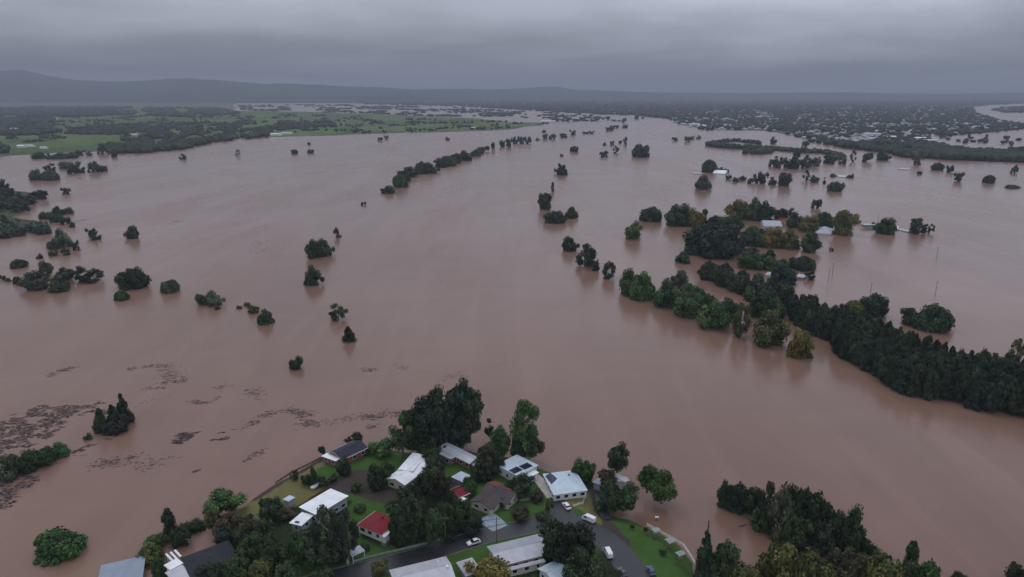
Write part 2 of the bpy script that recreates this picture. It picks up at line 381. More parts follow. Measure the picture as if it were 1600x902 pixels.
Z_SOIL = [wpoly(p) for p in ([(510, 752), (545, 742), (560, 734), (580, 740), (600, 762), (645, 782), (645, 796), (612, 789), (560, 772), (525, 764)],
                             [(926, 765), (942, 765), (950, 800), (942, 810)], [(700, 690), (752, 690), (790, 708), (780, 722), (715, 700)],
                             [(380, 760), (470, 728), (500, 709), (505, 716), (440, 752), (400, 775)],
                             [(940, 806), (968, 832), (985, 855), (975, 852), (950, 826)])]
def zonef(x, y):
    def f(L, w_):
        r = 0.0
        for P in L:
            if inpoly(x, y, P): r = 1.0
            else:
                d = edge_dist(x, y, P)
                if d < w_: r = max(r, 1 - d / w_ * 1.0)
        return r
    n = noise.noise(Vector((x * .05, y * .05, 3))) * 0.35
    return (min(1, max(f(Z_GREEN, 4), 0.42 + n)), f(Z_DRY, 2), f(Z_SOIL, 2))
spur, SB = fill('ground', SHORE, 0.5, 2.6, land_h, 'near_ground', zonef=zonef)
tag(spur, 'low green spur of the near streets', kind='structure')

def strip(name, pts, width, mat, dz, kerb=False, label=None):
    """a road or path along photo pixels, draped on the spur"""
    C = [pz(*p) for p in pts]; Q = []
    for i in range(len(C) - 1):
        k = max(1, int((C[i + 1] - C[i]).length / 3))
        for j in range(k):
            t = j / k; p0 = C[max(0, i - 1)]; p1 = C[i]; p2 = C[i + 1]; p3 = C[min(len(C) - 1, i + 2)]
            Q.append(0.5 * ((2 * p1) + (-p0 + p2) * t + (2 * p0 - 5 * p1 + 4 * p2 - p3) * t * t + (-p0 + 3 * p1 - 3 * p2 + p3) * t ** 3))
    Q.append(C[-1])
    mb = MB(); L = []; Rr = []
    for i, p in enumerate(Q):
        d = (Q[min(i + 1, len(Q) - 1)] - Q[max(i - 1, 0)]); d.z = 0; d.normalize(); n = Vector((-d.y, d.x, 0))
        w_ = width[0] + (width[1] - width[0]) * i / (len(Q) - 1) if isinstance(width, tuple) else width
        L.append(p + n * w_ / 2); Rr.append(p - n * w_ / 2)
    vs = []
    for a, b_ in zip(L, Rr):
        for q in (a, b_): vs.append((q.x, q.y, plane_z(q.x, q.y) + dz))
    mb.add(vs, [(2 * i, 2 * i + 1, 2 * i + 3, 2 * i + 2) for i in range(len(Q) - 1)])
    o = mb.build(name, mat); tag(o, label, kind='structure')
    if kerb:
        for S, sg in ((L, 1), (Rr, -1)):
            kb = MB()
            vv = []
            for i, q in enumerate(S):
                d = (S[min(i + 1, len(S) - 1)] - S[max(i - 1, 0)]); d.z = 0; d.normalize(); n = Vector((-d.y, d.x, 0)) * sg
                z = plane_z(q.x, q.y)
                for off, h in ((0, 0.0), (0, 0.14), (0.28, 0.14), (0.28, 0.0)): vv.append((q.x + n.x * off, q.y + n.y * off, z + h))
            kb.add(vv, [(4 * i + a, 4 * i + 4 + a, 4 * i + 5 + a, 4 * i + 1 + a) for i in range(len(S) - 1) for a in range(3)])
            o = kb.build('kerb', 'kerb'); tag(o, kind='structure')
strip('road', [(440, 925), (560, 893), (640, 873), (700, 855), (760, 837), (820, 824), (862, 812)], 7.6, 'asphalt', 0.03, True, 'narrow wet asphalt street running across the near houses')
strip('road', [(858, 812), (900, 817), (935, 835), (965, 862), (990, 895), (1020, 945), (1050, 1000)], (7.6, 10.5), 'asphalt', 0.045, False, 'wide wet asphalt road curving down to the bottom edge')
strip('side_road', [(884, 812), (876, 797), (868, 783)], (9, 6.5), 'asphalt', 0.06, False)
strip('driveway', [(864, 777), (852, 762), (840, 748), (833, 742)], (4.6, 3.6), 'concrete', 0.07, False, 'pale concrete drive rising between the two pale blue roofs')
strip('driveway', [(757, 808), (770, 816), (782, 826)], (7.5, 6), 'concrete_blue', 0.05, False, 'blue grey concrete drive in front of the brown tiled house')
strip('dirt_track', [(935, 762), (938, 785), (948, 812)], 3.2, 'asphalt', 0.055, False)

# ------------------------------------------------------------------ far land
def low(zz, edge=6.0):
    def f(x, y, B):
        d = edge_dist(x, y, B); return min(zz, -0.5 + d * (zz + 0.5) / edge)
    return f
FARM = [(-260, 300), (-120, 262), (-40, 250), (30, 243), (90, 240), (150, 238), (200, 240), (275, 234), (330, 223), (400, 215), (480, 213), (560, 211), (700, 207), (790, 204), (864, 196),
        (850, 191), (800, 190), (740, 184), (600, 178), (500, 175), (372, 173), (368, 164), (380, 158.5), (-260, 158.5)]
o, FB = fill('farmland', FARM, 1.0, 160, low(1.5, 30), 'pasture', seed=3); tag(o, 'green paddocks above the flood on the far left bank', kind='structure')
TOWN = [(640, 161), (700, 165), (800, 170), (900, 176), (1000, 181), (1040, 186), (1060, 195), (1090, 203), (1115, 206), (1190, 205), (1230, 212), (1262, 220), (1285, 226),
        (1330, 233), (1385, 239), (1420, 247), (1480, 250), (1600, 255), (1760, 262), (1760, 246), (1600, 240), (1535, 235), (1490, 229), (1460, 219), (1425, 211),
        (1440, 205), (1500, 206), (1560, 202), (1620, 200), (1760, 200), (1760, 192), (1600, 194), (1560, 188), (1530, 178), (1520, 168), (1560, 163), (1760, 160), (1760, 156.5), (640, 156.5)]
o, TB = fill('town_land', TOWN, 1.0, 220, low(2.0, 25), 'town_ground', seed=4); tag(o, 'low wooded land under the distant town on the right', kind='structure')
GROVE_L = [(-160, 400), (-160, 300), (-30, 285), (8, 284), (25, 297), (70, 300), (78, 306), (60, 325), (40, 335), (72, 345), (84, 362), (40, 368), (0, 376)]
o, GB = fill('grove_land', GROVE_L, 0.5, 22, low(0.5, 6), 'town_ground', seed=5); tag(o, 'low wooded bank at the left edge', kind='structure')

# hills
prof = [(-400, 118), (-100, 118), (0, 113), (45, 112), (75, 119), (110, 124), (170, 127), (250, 125), (300, 122), (345, 126), (400, 130), (500, 133), (560, 136), (650, 140), (760, 140), (850, 137), (900, 141),
        (1000, 143), (1150, 145.5), (2000, 146)]
front = [(-400, 162), (640, 161), (760, 158), (2000, 157.5)]
def lerp(T, x):
    if x <= T[0][0]: return T[0][1]
    for (a, b_), (c_, d_) in zip(T, T[1:]):
        if x <= c_: return b_ + (d_ - b_) * (x - a) / (c_ - a)
    return T[-1][1]
def hills():
    xs = list(range(-400, 2001, 4)); ns = 34; vs = []; fs = []
    for x in xs:
        r0 = ray(x, HOR); r0 = Vector((r0.x, r0.y)); D0 = CAMH * FPX / _c / (lerp(front, x) - HOR) * 0.98
        pk = (HOR - lerp(prof, x)); 
        for j in range(ns):
            t = j / (ns - 1); D = D0 + 5200 * t
            Dp = D0 + 3400; top = CAMH + pk * Dp / FPX * _c
            sh = math.sin(min(1, t * 1.53) * math.pi / 2) ** 1.5 if t < .654 else 1 - (t - .654) * 1.0
            sec = 0.45 * math.exp(-((t - .22) / .1) ** 2) if x < 1000 else 0
            fr = noise.fractal(Vector((r0.x * D * 0.00045, D * 0.00045, 1)), 0.8, 2.2, 5)
            h = 2 + (top - 2) * max(sh, sec) * (1 + 0.22 * fr * (1 if t < .6 else .4)) + 7 * fr * min(1, t * 6) + 9 * noise.noise(Vector((x * .13, t * 30, 2))) * min(1, t * 3)
            if j == 0: h = -3
            vs.append((r0.x * D, r0.y * D, h))
    for i in range(len(xs) - 1):
        for j in range(ns - 1):
            a = i * ns + j; fs.append((a, a + ns, a + ns + 1, a + 1))
    mb = MB(); mb.add(vs, fs); o = mb.build('hills', 'hill_forest'); tag(o, 'long dark forested hills along the horizon', kind='structure')
    for p in o.data.polygons: p.use_smooth = True
hills()

# ------------------------------------------------------------------ far woods (masses nobody could count)
ICO_V, ICO_F = None, None
bm = bmesh.new(); bmesh.ops.create_icosphere(bm, subdivisions=1, radius=1); ICO_V = np.array([v.co[:] for v in bm.verts]); ICO_F = np.array([[v.index for v in f.verts] for f in bm.faces]); bm.free()
bm = bmesh.new(); bmesh.ops.create_icosphere(bm, subdivisions=2, radius=1); ICO2_V = np.array([v.co[:] for v in bm.verts]); ICO2_F = np.array([[v.index for v in f.verts] for f in bm.faces]); bm.free()
HOUSES_FAR = []
def blobs(name, P, Rr, H, z0, seed, label, fine=False, mat='far_foliage'):
    """a wood: one mesh of many lumpy crowns. P list of (x,y); Rr radii; H heights"""
    rng = np.random.default_rng(seed); IV, IF = (ICO2_V, ICO2_F) if fine else (ICO_V, ICO_F)
    n = len(P); nv = len(IV); P = np.array(P)
    jit = 1 + (rng.random((n, nv)) - .5) * 0.55
    V = IV[None] * jit[:, :, None]
    V[:, :, 0] *= np.array(Rr)[:, None]; V[:, :, 1] *= (np.array(Rr) * (0.8 + .4 * rng.random(n)))[:, None]; V[:, :, 2] *= (np.array(H) * .55)[:, None]
    V[:, :, 0] += P[:, 0:1]; V[:, :, 1] += P[:, 1:2]; V[:, :, 2] += (z0 + np.array(H) * .45)[:, None]
    F = (IF[None] + (np.arange(n) * nv)[:, None, None]).reshape(-1, 3)
    tb = (0.6 + 0.9 * rng.random(n))[:, None] * np.array([1, 1, 1]) * (1 + (rng.random((n, 1)) - .5) * np.array([[0.35, 0.1, -0.1]]))
    tint = np.repeat(tb, len(IF), axis=0) * (0.85 + .3 * rng.random((n * len(IF), 1)))
    o = link(name, mesh_np(name, V.reshape(-1, 3), F, tint), mat); tag(o, label, 'wood', kind='stuff'); return o
def px_sample(poly, n, rnd, test=None):
    xs = [p[0] for p in poly]; ys = [p[1] for p in poly]; out = []
    while len(out) < n:
        x = rnd.uniform(min(xs), max(xs)); y = rnd.uniform(min(ys), max(ys))
        if inpoly(x, y, poly) and (test is None or test(x, y)):
            out.append((x, y))
    return out
rnd = random.Random(11)
# town houses first, so trees leave them room
TOWN_VIS = [(1046, 186), (1062, 194), (1092, 202), (1115, 204), (1190, 203), (1230, 210), (1262, 218), (1300, 222), (1345, 226), (1440, 226), (1455, 218), (1420, 210), (1440, 203),
            (1500, 204), (1560, 200), (1600, 199), (1600, 195), (1560, 189), (1528, 179), (1518, 168), (1500, 163), (1300, 161), (1000, 164), (950, 168), (960, 178), (1000, 180)]
def house_far_mesh(seed, roof):
    r = random.Random(seed); mb = MB(); L = r.uniform(7, 10); W = r.uniform(4.5, 6); h = 3.2; rh = r.uniform(1.6, 2.4)
    mb.box(-L, -W, -1, L, W, h, 1)
    e = 0.6
    mb.add([(-L - e, -W - e, h), (L + e, -W - e, h), (L + e, W + e, h), (-L - e, W + e, h), (-L * .55, 0, h + rh), (L * .55, 0, h + rh)],
           [(0, 1, 5, 4), (2, 3, 4, 5), (1, 2, 5), (3, 0, 4), (0, 3, 2, 1)], 0)
    me = mb.mesh('house'); me.materials.append(MATS[roof]); me.materials.append(MATS['wall_cream']); return me
FARH = [house_far_mesh(i, r) for i, r in enumerate(('roof_light_grey', 'roof_grey', 'roof_grey', 'roof_brown', 'roof_mauve', 'roof_dull_blue'))]
def town_p(x, y): return rnd.random() < (0.25 + 0.75 * max(0, noise.noise(Vector((x * .02, y * .09, 0))) + .35))
hp = px_sample(TOWN_VIS, 1500, rnd, town_p)
hp.sort(key=lambda p: -p[1])
used = []
stV = MB()
for i, (x, y) in enumerate(hp):
    p = at(x, y, 2.0)
    if any(abs(p.x - q[0]) < 16 and abs(p.y - q[1]) < 16 for q in used[-200:]): continue
    used.append((p.x, p.y)); HOUSES_FAR.append((p.x, p.y))
    rz = rnd.uniform(0, 3.14); k = rnd.uniform(.75, 1.1) * (1 + max(0, p.y - 3000) / 12000)
    if len(used) <= 290:
        o = link('house', FARH[rnd.choice((0, 1, 1, 2, 2, 3, 4, 5))], loc=(p.x, p.y, 2.0), scale=(k, k, k), rot=(0, 0, rz))
        tag(o, 'tiny pale roofed house among trees in the distant hazy town', 'house', 'houses of the distant town')
    else:
        mm = Matrix.LocRotScale(Vector((p.x, p.y, 2.0)), Matrix.Rotation(rz, 3, 'Z').to_quaternion(), Vector((k, k, k)))
        me = FARH[rnd.choice((0, 1, 2, 4))]; stV.add([mm @ v.co for v in me.vertices], [tuple(q.vertices) for q in me.polygons])
o = stV.build('distant_houses', 'roof_grey'); tag(o, 'mass of tiny roofs in the farthest part of the hazy town', 'houses', kind='stuff')
HG = {}
for x, y in HOUSES_FAR: HG.setdefault((int(x // 60), int(y // 60)), []).append((x, y))
def clear_of_house(x, y, r):
    for a in (-1, 0, 1):
        for b_ in (-1, 0, 1):
            for hx, hy in HG.get((int(x // 60) + a, int(y // 60) + b_), ()):
                dx, dy = x - hx, y - hy
                if abs(dx) < 13 + r and -34 < dy < 12 + r * .5: return False
    return True
def wood(name, poly, n, r0, r1, h0, h1, seed, label, z=1.5, fine=False, dens=None, grow=5000):
    rn = random.Random(seed); pts = px_sample(poly, n, rn, dens); P = []; RR = []; HH = []
    for x, y in pts:
        p = at(x, y, z); g_ = 1 + max(0, p.y - 2500) / grow; r = rn.uniform(r0, r1) * g_
        if not clear_of_house(p.x, p.y, r * .5): continue
        P.append((p.x, p.y)); RR.append(r); HH.append(rn.uniform(h0, h1) * (1 + (g_ - 1) * .25))
    return blobs(name, P, RR, HH, z - 1, seed, label, fine)
def nd(sx, sy, thr, s=0.0): return lambda x, y: noise.noise(Vector((x * sx, y * sy, s))) > thr
wood('town_wood', TOWN_VIS, 7600, 6, 10, 8, 14, 21, 'dark trees covering the distant town behind the flood', dens=lambda x, y: noise.noise(Vector((x * .03, y * .12, 5))) > -0.32)
wood('far_wood', [(560, 163), (700, 166), (800, 171), (900, 177), (1000, 181), (1045, 186), (1100, 175), (1300, 168), (1520, 166), (1600, 162), (1600, 158), (560, 158)], 3500, 9, 15, 10, 16, 22, 'dark continuous woodland behind the far reach of the river')
wood('bank_wood', [(1266, 221), (1330, 232), (1385, 238), (1420, 246), (1480, 249), (1600, 253), (1600, 242), (1540, 238), (1500, 236), (1440, 224), (1345, 224), (1300, 221)], 1300, 6, 10, 9, 15, 23,
     'dark belt of trees along the far right bank', dens=lambda x, y: noise.noise(Vector((x * .03, y * .15, 2))) > -0.28, fine=True)
wood('lagoon_wood', [(1424, 209), (1445, 203), (1510, 205), (1600, 200), (1600, 203), (1540, 208), (1480, 212)], 110, 6, 11, 8, 13, 24, 'broken line of flooded trees across the far right lagoon', z=1)
wood('lagoon_wood', [(1440, 212), (1600, 212), (1600, 232), (1540, 230), (1480, 224)], 26, 5, 10, 7, 12, 25, 'scattered flooded trees in the far right lagoon', z=1)
wood('horizon_wood', [(1540, 170), (1600, 167), (1600, 176), (1570, 176)], 60, 12, 20, 10, 14, 26, 'faint trees beyond the pale lagoon at the right edge', z=1)
# left bank woods
wood('farm_wood', [(-60, 172), (60, 168), (200, 168), (340, 170), (380, 178), (300, 184), (180, 180), (90, 186), (70, 196), (95, 207), (60, 212), (-60, 212)], 3600, 8, 13, 10, 17, 31, 'broad dark wood behind the green paddocks at far left', dens=nd(.03, .16, -.22, 21))
wood('farm_wood', [(200, 205), (260, 195), (330, 190), (400, 192), (430, 203), (420, 213), (345, 221), (285, 232), (235, 237), (172, 238), (155, 228), (190, 222)], 900, 5, 9, 8, 14, 32, 'dark wood running down to the flood on the left bank', fine=True, dens=nd(.035, .16, -.08, 22))
wood('farm_wood', [(165, 240), (235, 238), (285, 233), (335, 222), (380, 215), (420, 214), (420, 209), (350, 214), (290, 222), (230, 229), (170, 233)], 420, 5, 8, 8, 14, 39, 'dark tree fringe along the shore of the left bank', fine=True)
wood('farm_wood', [(125, 200), (220, 194), (250, 203), (190, 212), (130, 210)], 260, 6, 10, 8, 14, 33, 'dark belt of trees crossing the left paddocks', fine=True)
wood('farm_wood', [(430, 190), (520, 190), (525, 199), (470, 201), (430, 206)], 150, 6, 9, 8, 13, 34, 'short dark belt in the middle paddocks', fine=True)
wood('farm_wood', [(-60, 190), (250, 180), (380, 177), (560, 182), (700, 188), (790, 191), (860, 193), (780, 202), (690, 205), (500, 210), (420, 206), (200, 204), (60, 222), (-60, 226)], 1100, 4, 8, 6, 12, 35, 'scattered trees over the green left bank paddocks', dens=nd(.03, .35, .12, 7))
wood('farm_wood', [(-60, 228), (0, 226), (20, 232), (10, 240), (-60, 250)], 60, 6, 9, 9, 14, 38, 'small wood at the left edge beside the paddock sheds', fine=True)
wood('flooded_wood', [(372, 164), (560, 164), (760, 170), (830, 180), (740, 184), (560, 177), (380, 173)], 620, 8, 14, 7, 11, 36, 'flooded tree lines between the left bank and the hills', z=1, dens=nd(.02, .45, .02, 9))
wood('flooded_wood', [(740, 172), (870, 176), (960, 184), (930, 190), (830, 187)], 90, 7, 12, 6, 10, 37, 'flooded trees on the far reach of the river', z=1, dens=nd(.02, .4, 0, 4))
# far flooded belts on the right (two low levee lines)
def curve_wood(name, pts, n, spread, r0, r1, h0, h1, seed, label):
    rn = random.Random(seed); P = []; RR = []; HH = []
    W = [at(x, y, 0) for x, y in pts]; Ls = [(W[i + 1] - W[i]).length for i in range(len(W) - 1)]; T = sum(Ls)
    for _ in range(n):
        t = rn.uniform(0, T)
        for i, l in enumerate(Ls):
            if t <= l: break
            t -= l
        p = W[i].lerp(W[i + 1], t / Ls[i]); r = rn.uniform(r0, r1)
        P.append((p.x + rn.uniform(-spread, spread), p.y + rn.uniform(-spread, spread))); RR.append(r); HH.append(rn.uniform(h0, h1))
    return blobs(name, P, RR, HH, -1, seed, label, True)
curve_wood('levee_wood', [(1110, 228), (1130, 231), (1165, 233), (1200, 236)], 110, 12, 5, 9, 9, 15, 41, 'left part of the low flooded tree belt beyond the farm')
curve_wood('levee_wood', [(1112, 225), (1130, 223), (1150, 221), (1185, 225)], 60, 6, 4, 7, 7, 12, 42, 'thin back row of trees around the pale flooded pond')
curve_wood('levee_wood', [(1165, 240), (1190, 241), (1202, 237)], 45, 8, 6, 9, 10, 15, 43, 'dark thicket hanging below the flooded tree belt')
curve_wood('levee_wood', [(1200, 234), (1240, 237), (1290, 240), (1312, 246), (1300, 250)], 130, 8, 5, 8, 8, 12, 44, 'right part of the low flooded tree belt beyond the farm')

# ------------------------------------------------------------------ trees
def crown(kind, seed, lod):
    rng = np.random.default_rng(seed)
    C = []; RR = []
    nc = {'round': 34, 'dome': 46, 'cone': 44, 'column': 30, 'open': 20, 'shrub': 22, 'oak': 30}[kind]
    if lod: nc = max(9, nc // 3)
    for i in range(nc):
        u = rng.random(); th = rng.random() * 2 * math.pi
        if kind == 'round':
            d = rng.normal(size=3); d /= np.linalg.norm(d); rr = rng.uniform(.38, .80); c = d * rr * (1 + .28 * math.sin(3 * math.atan2(d[1], d[0]) + seed) * (1 - abs(d[2]))); c[2] = c[2] * .9 - .08; r = rng.uniform(.17, .36)
        elif kind == 'dome':
            rho = .78 * math.sqrt(rng.random()); top = math.sqrt(max(0, 1 - (rho / .95) ** 2)); c = np.array([rho * math.cos(th), rho * math.sin(th), top * rng.uniform(.2, .72) * 1.35 - .62]); r = rng.uniform(.15, .32)
        elif kind == 'cone':
            z = rng.random() ** 1.25; w_ = (1 - z) ** .8 * .78 + .03; c = np.array([w_ * math.cos(th) * rng.uniform(.4, 1), w_ * math.sin(th) * rng.uniform(.4, 1), z * 1.85 - .92]); r = .12 + .2 * (1 - z)
        elif kind == 'column':
            z = rng.random(); w_ = math.sin(min(1, z * 1.3 + .18) * math.pi * .5) * (1 - z) ** .55 * .75 + .05; c = np.array([w_ * math.cos(th) * .7, w_ * math.sin(th) * .7, z * 1.85 - .95]); r = .18 + .28 * (1 - z)
        elif kind == 'oak':  # she-oak: feathery, irregular, taller than wide
            z = rng.random(); w_ = (math.sin(math.pi * (z * .75 + .2)) ** .8) * .72; c = np.array([w_ * math.cos(th) * rng.uniform(.3, 1), w_ * math.sin(th) * rng.uniform(.3, 1), z * 1.75 - .92]); r = .16 + .18 * (1 - z) + .05 * rng.random()
        elif kind == 'open':
            z = rng.random(); w_ = math.sin(math.pi * (z * .7 + .2)) * .82; c = np.array([w_ * math.cos(th) * rng.uniform(.45, 1), w_ * math.sin(th) * rng.uniform(.45, 1), z * 1.6 - .8]); r = rng.uniform(.18, .3)
        else:
            rho = .75 * math.sqrt(rng.random()); c = np.array([rho * math.cos(th), rho * math.sin(th), rng.uniform(-.7, .45) * (1 - rho * .5)]); r = rng.uniform(.26, .42)
        C.append(c); RR.append(r)
    C = np.array(C); RR = np.array(RR)
    nl = {'open': 170, 'cone': 110, 'oak': 130}.get(kind, 125)
    ls = {'open': .05, 'cone': .05, 'oak': .045, 'column': .06}.get(kind, .055)
    if lod: nl, ls = 34, ls * 2.1
    V = []; T = []
    for c, r in zip(C, RR):
        d = rng.normal(size=(nl, 3)); d[:, 2] += .35; d /= np.linalg.norm(d, axis=1)[:, None]
        p = c + d * r * (0.72 + .45 * rng.random((nl, 1)))
        nrm = d + rng.normal(size=(nl, 3)) * .55; nrm /= np.linalg.norm(nrm, axis=1)[:, None]
        a = np.cross(nrm, rng.normal(size=(nl, 3))); a /= np.linalg.norm(a, axis=1)[:, None] + 1e-9; b_ = np.cross(nrm, a)
        s1 = ls * (0.6 + .9 * rng.random((nl, 1))); s2 = s1 * (.5 + .4 * rng.random((nl, 1)))
        if kind in ('oak', 'cone'): # drooping sprays
            a[:, 2] -= .8; a /= np.linalg.norm(a, axis=1)[:, None]; s1 = s1 * 1.5; s2 = s2 * .75
        q = np.stack([p - a * s1, p - b_ * s2, p + a * s1, p + b_ * s2], 1)
        V.append(q.reshape(-1, 3)); base = rng.uniform(.5, 1.6)
        hue = 1 + (rng.random() - .5) * np.array([.4, .12, .1])
        T.append(base * hue[None] * (0.75 + .5 * rng.random((nl, 1))))
    V = np.concatenate(V); T = np.concatenate(T); F = np.arange(len(V)).reshape(-1, 4)
    V_F = F
    # inner twig mass, so the crown is not see-through everywhere
    iv = ICO_V; CV = []; k = .78 if kind != 'open' else .6
    for c, r in zip(C, RR): CV.append(c + iv * r * k * (1 + (rng.random((len(iv), 1)) - .5) * .4))
    CV = np.concatenate(CV); CF = (ICO_F[None] + (np.arange(len(C)) * len(iv))[:, None, None]).reshape(-1, 3)
    CF4 = np.concatenate([CF, CF[:, 2:3]], 1)
    me = bpy.data.meshes.new('crown_' + kind)
    nf = len(F) + len(CF); allV = np.concatenate([V, CV])
    lo = np.percentile(allV, 1.0, axis=0); hi = np.percentile(allV, 99.0, axis=0); allV = (allV - (lo + hi) / 2) / ((hi - lo) / 2)
    allV[:, 2] = np.maximum(allV[:, 2], -1.1); me.vertices.add(len(allV)); me.vertices.foreach_set('co', allV.astype(np.float32).ravel())
    loops = np.concatenate([F.ravel(), (CF + len(V)).ravel()]).astype(np.int32); me.loops.add(len(loops)); me.loops.foreach_set('vertex_index', loops)
    me.polygons.add(nf); tot = np.concatenate([np.full(len(F), 4), np.full(len(CF), 3)]).astype(np.int32)
    st = np.concatenate([[0], np.cumsum(tot)[:-1]]).astype(np.int32)
    me.polygons.foreach_set('loop_start', st); me.polygons.foreach_set('loop_total', tot); me.update(calc_edges=True)
    tt = np.concatenate([np.repeat(T, 4, 0), np.repeat(np.full((len(CF), 3), .7), 3, 0)]); cc = np.ones((len(tt), 4), np.float32); cc[:, :3] = tt
    a = me.color_attributes.new('tint', 'FLOAT_COLOR', 'CORNER'); a.data.foreach_set('color', cc.ravel())
    me.materials.append(MATS['foliage']); return me
def trunk_mesh(seed, spread):
    r = random.Random(seed); mb = MB()
    mb.tube((0, 0, 0), (.02, 0, .45), .06, .045, 7); mb.tube((.02, 0, .45), (-.01, .02, .95), .045, .012, 6)
    for i in range(7):
        z = r.uniform(.3, .75); t = i * 2.4 + r.random(); l = spread * r.uniform(.5, .95)
        mid = (math.cos(t) * l * .5, math.sin(t) * l * .5, z + .10); end = (math.cos(t) * l, math.sin(t) * l, z + r.uniform(.14, .28))
        mb.tube((.01, 0, z), mid, .024, .016, 5, cap=False); mb.tube(mid, end, .016, .005, 5)
    return mb.mesh('trunk')
CR = {}; TR = {}
def get_crown(kind, i, lod):
    k = (kind, i % (5 if not lod else 4), lod)
    if k not in CR: CR[k] = crown(kind, 100 + hash_(kind) * 10 + k[1], lod)
    return CR[k]
def hash_(s): return sum(ord(c) for c in s) % 97
def get_trunk(i, pale):
    k = (i % 3, pale)
    if k not in TR: TR[k] = trunk_mesh(i % 3, .42); TR[k].materials.append(MATS['bark_pale' if pale else 'bark'])
    return TR[k]
COLS = {'dk': (0.026, 0.045, 0.018), 'md': (0.036, 0.066, 0.022), 'gr': (0.044, 0.090, 0.022), 'ol': (0.073, 0.082, 0.022), 'yl': (0.124, 0.116, 0.024), 'bl': (0.021, 0.042, 0.024),
        'gy': (0.052, 0.066, 0.038), 'br': (0.062, 0.045, 0.026), 'so': (0.018, 0.030, 0.016), 'pg': (0.072, 0.099, 0.054), 'bn': (0.049, 0.048, 0.024)}
NAMES = {'round': 'round_tree', 'dome': 'spreading_tree', 'cone': 'conifer_tree', 'column': 'cypress_tree', 'open': 'gum_tree', 'shrub': 'shrub', 'oak': 'she_oak_tree'}
trnd = random.Random(77); TN = [0]
def place_tree(x, y, base, zc_, rx, ry, rz, kind, col, label, group=None, lod=False, name=None, pale=False, whole=False):
    TN[0] += 1; i = TN[0]; name = name or NAMES[kind]
    c = COLS[col]; j = trnd.uniform(.85, 1.5); c = (c[0] * j * trnd.uniform(.92, 1.1), c[1] * j, c[2] * j, 1)
    rot = trnd.uniform(0, 6.28) if ry > rx * .85 else trnd.choice((0.0, math.pi)) + trnd.uniform(-.15, .15)
    cat = 'shrub' if kind == 'shrub' and name == 'shrub' else 'tree'
    me = get_crown(kind, i, lod)
    if whole:
        o = link(name, me, loc=(x, y, zc_), scale=(rx, ry, rz), rot=(0, 0, rot)); o.color = c; tag(o, label, cat, group); return o
    r = empty(name, (x, y, base)); tag(r, label, cat, group)
    cr = link('crown', me, parent=r, loc=(0, 0, zc_ - base), scale=(rx * .93, ry * .93, rz), rot=(0, 0, rot)); cr.color = c
    H = (zc_ - base) + rz * .45
    link('trunk', get_trunk(i, pale), parent=r, scale=(H * .55 + rx * .3, H * .55 + rx * .3, H), rot=(0, 0, rot))
    return r
def T(x0, y0, x1, y1, kind, col, label, land=False, clear=0.0, group=None, name=None, pale=False):
    cx, cy = (x0 + x1) / 2, (y0 + y1) / 2; zc_ = 5.0
    for it in range(5):
        P = at(cx, cy, zc_ - (0 if it == 0 else extra / 2)); s = depth_of(P) / FPX; th = dep_angle(P)
        rx = (x1 - x0) / 2 * s; p = (y1 - y0) / 2 * s; ry = rx
        if ry * math.sin(th) > .8 * p: ry = .8 * p / math.sin(th)
        rz = math.sqrt(p * p - (ry * math.sin(th)) ** 2) / math.cos(th)
        base = plane_z(P.x, P.y) if land else 0.0
        sink = 0.0
        if not land and kind in ('round', 'dome', 'shrub', 'cone', 'oak', 'column'):
            sink = {'round': .3, 'dome': .25, 'shrub': .4}.get(kind, .12)
            rz = rz * 2 / (2 - sink) * (.93 if kind in ('round', 'dome') else 1)
            if kind == 'round' and rz > 1.4 * rx: rx *= 1.14; ry = max(ry, rx * .9)
        extra = 0.0
        if land and kind == 'round' and rz > 1.35 * rx:
            extra = 2 * (rz - 1.35 * rx); rz = 1.35 * rx
        zc_ = base + (clear + extra if land else 0.0) + rz * (1 - sink)
    small = (x1 - x0) < 26
    root = base - (0.3 if land else 2.5)
    o = place_tree(P.x, P.y, root, zc_, rx, ry, rz, kind, col, label, group, lod=(x1 - x0) < 17, name=name, pale=pale, whole=(x1 - x0) < 11)
    if (x1 - x0) >= 11: o.rotation_euler = (0, 0, 0)
    return o
# --- far row trees, single small crowns standing in the flood
G1 = 'trees of the diagonal flooded row'
for i, (a, lab) in enumerate([((596, 291, 613, 303), 'low dark tree at the near left end of the diagonal flooded row'), ((616, 275, 634, 294), 'rounded tree next to the near end of the diagonal row'),
        ((624, 268, 640, 285), 'slightly taller tree behind the near end of the diagonal row'), ((636, 262, 652, 278), None), ((650, 255, 668, 273), 'bulky dark tree about a third along the diagonal flooded row'), ((664, 256, 682, 272), None),
        ((681, 249, 696, 263), None), ((692, 245, 710, 261), None), ((706, 241, 719, 257), 'upright tree past the middle of the diagonal flooded row'), ((718, 237, 734, 253), 'round separate crown near the far end of the diagonal row'),
        ((737, 236, 748, 245), None), ((745, 231, 753, 242), None), ((752, 229, 762, 238), 'last small tree at the far right end of the diagonal row')]):
    a = (a[0] - 3, a[1], a[2] + 3, a[3]); T(*a, ('round', 'dome', 'round')[i % 3], ('dk', 'md', 'dk')[i % 3], lab or 'dark tree crowded inside the diagonal flooded row', group=G1 if not lab else None)
G2 = 'tiny trees of the far flooded line'
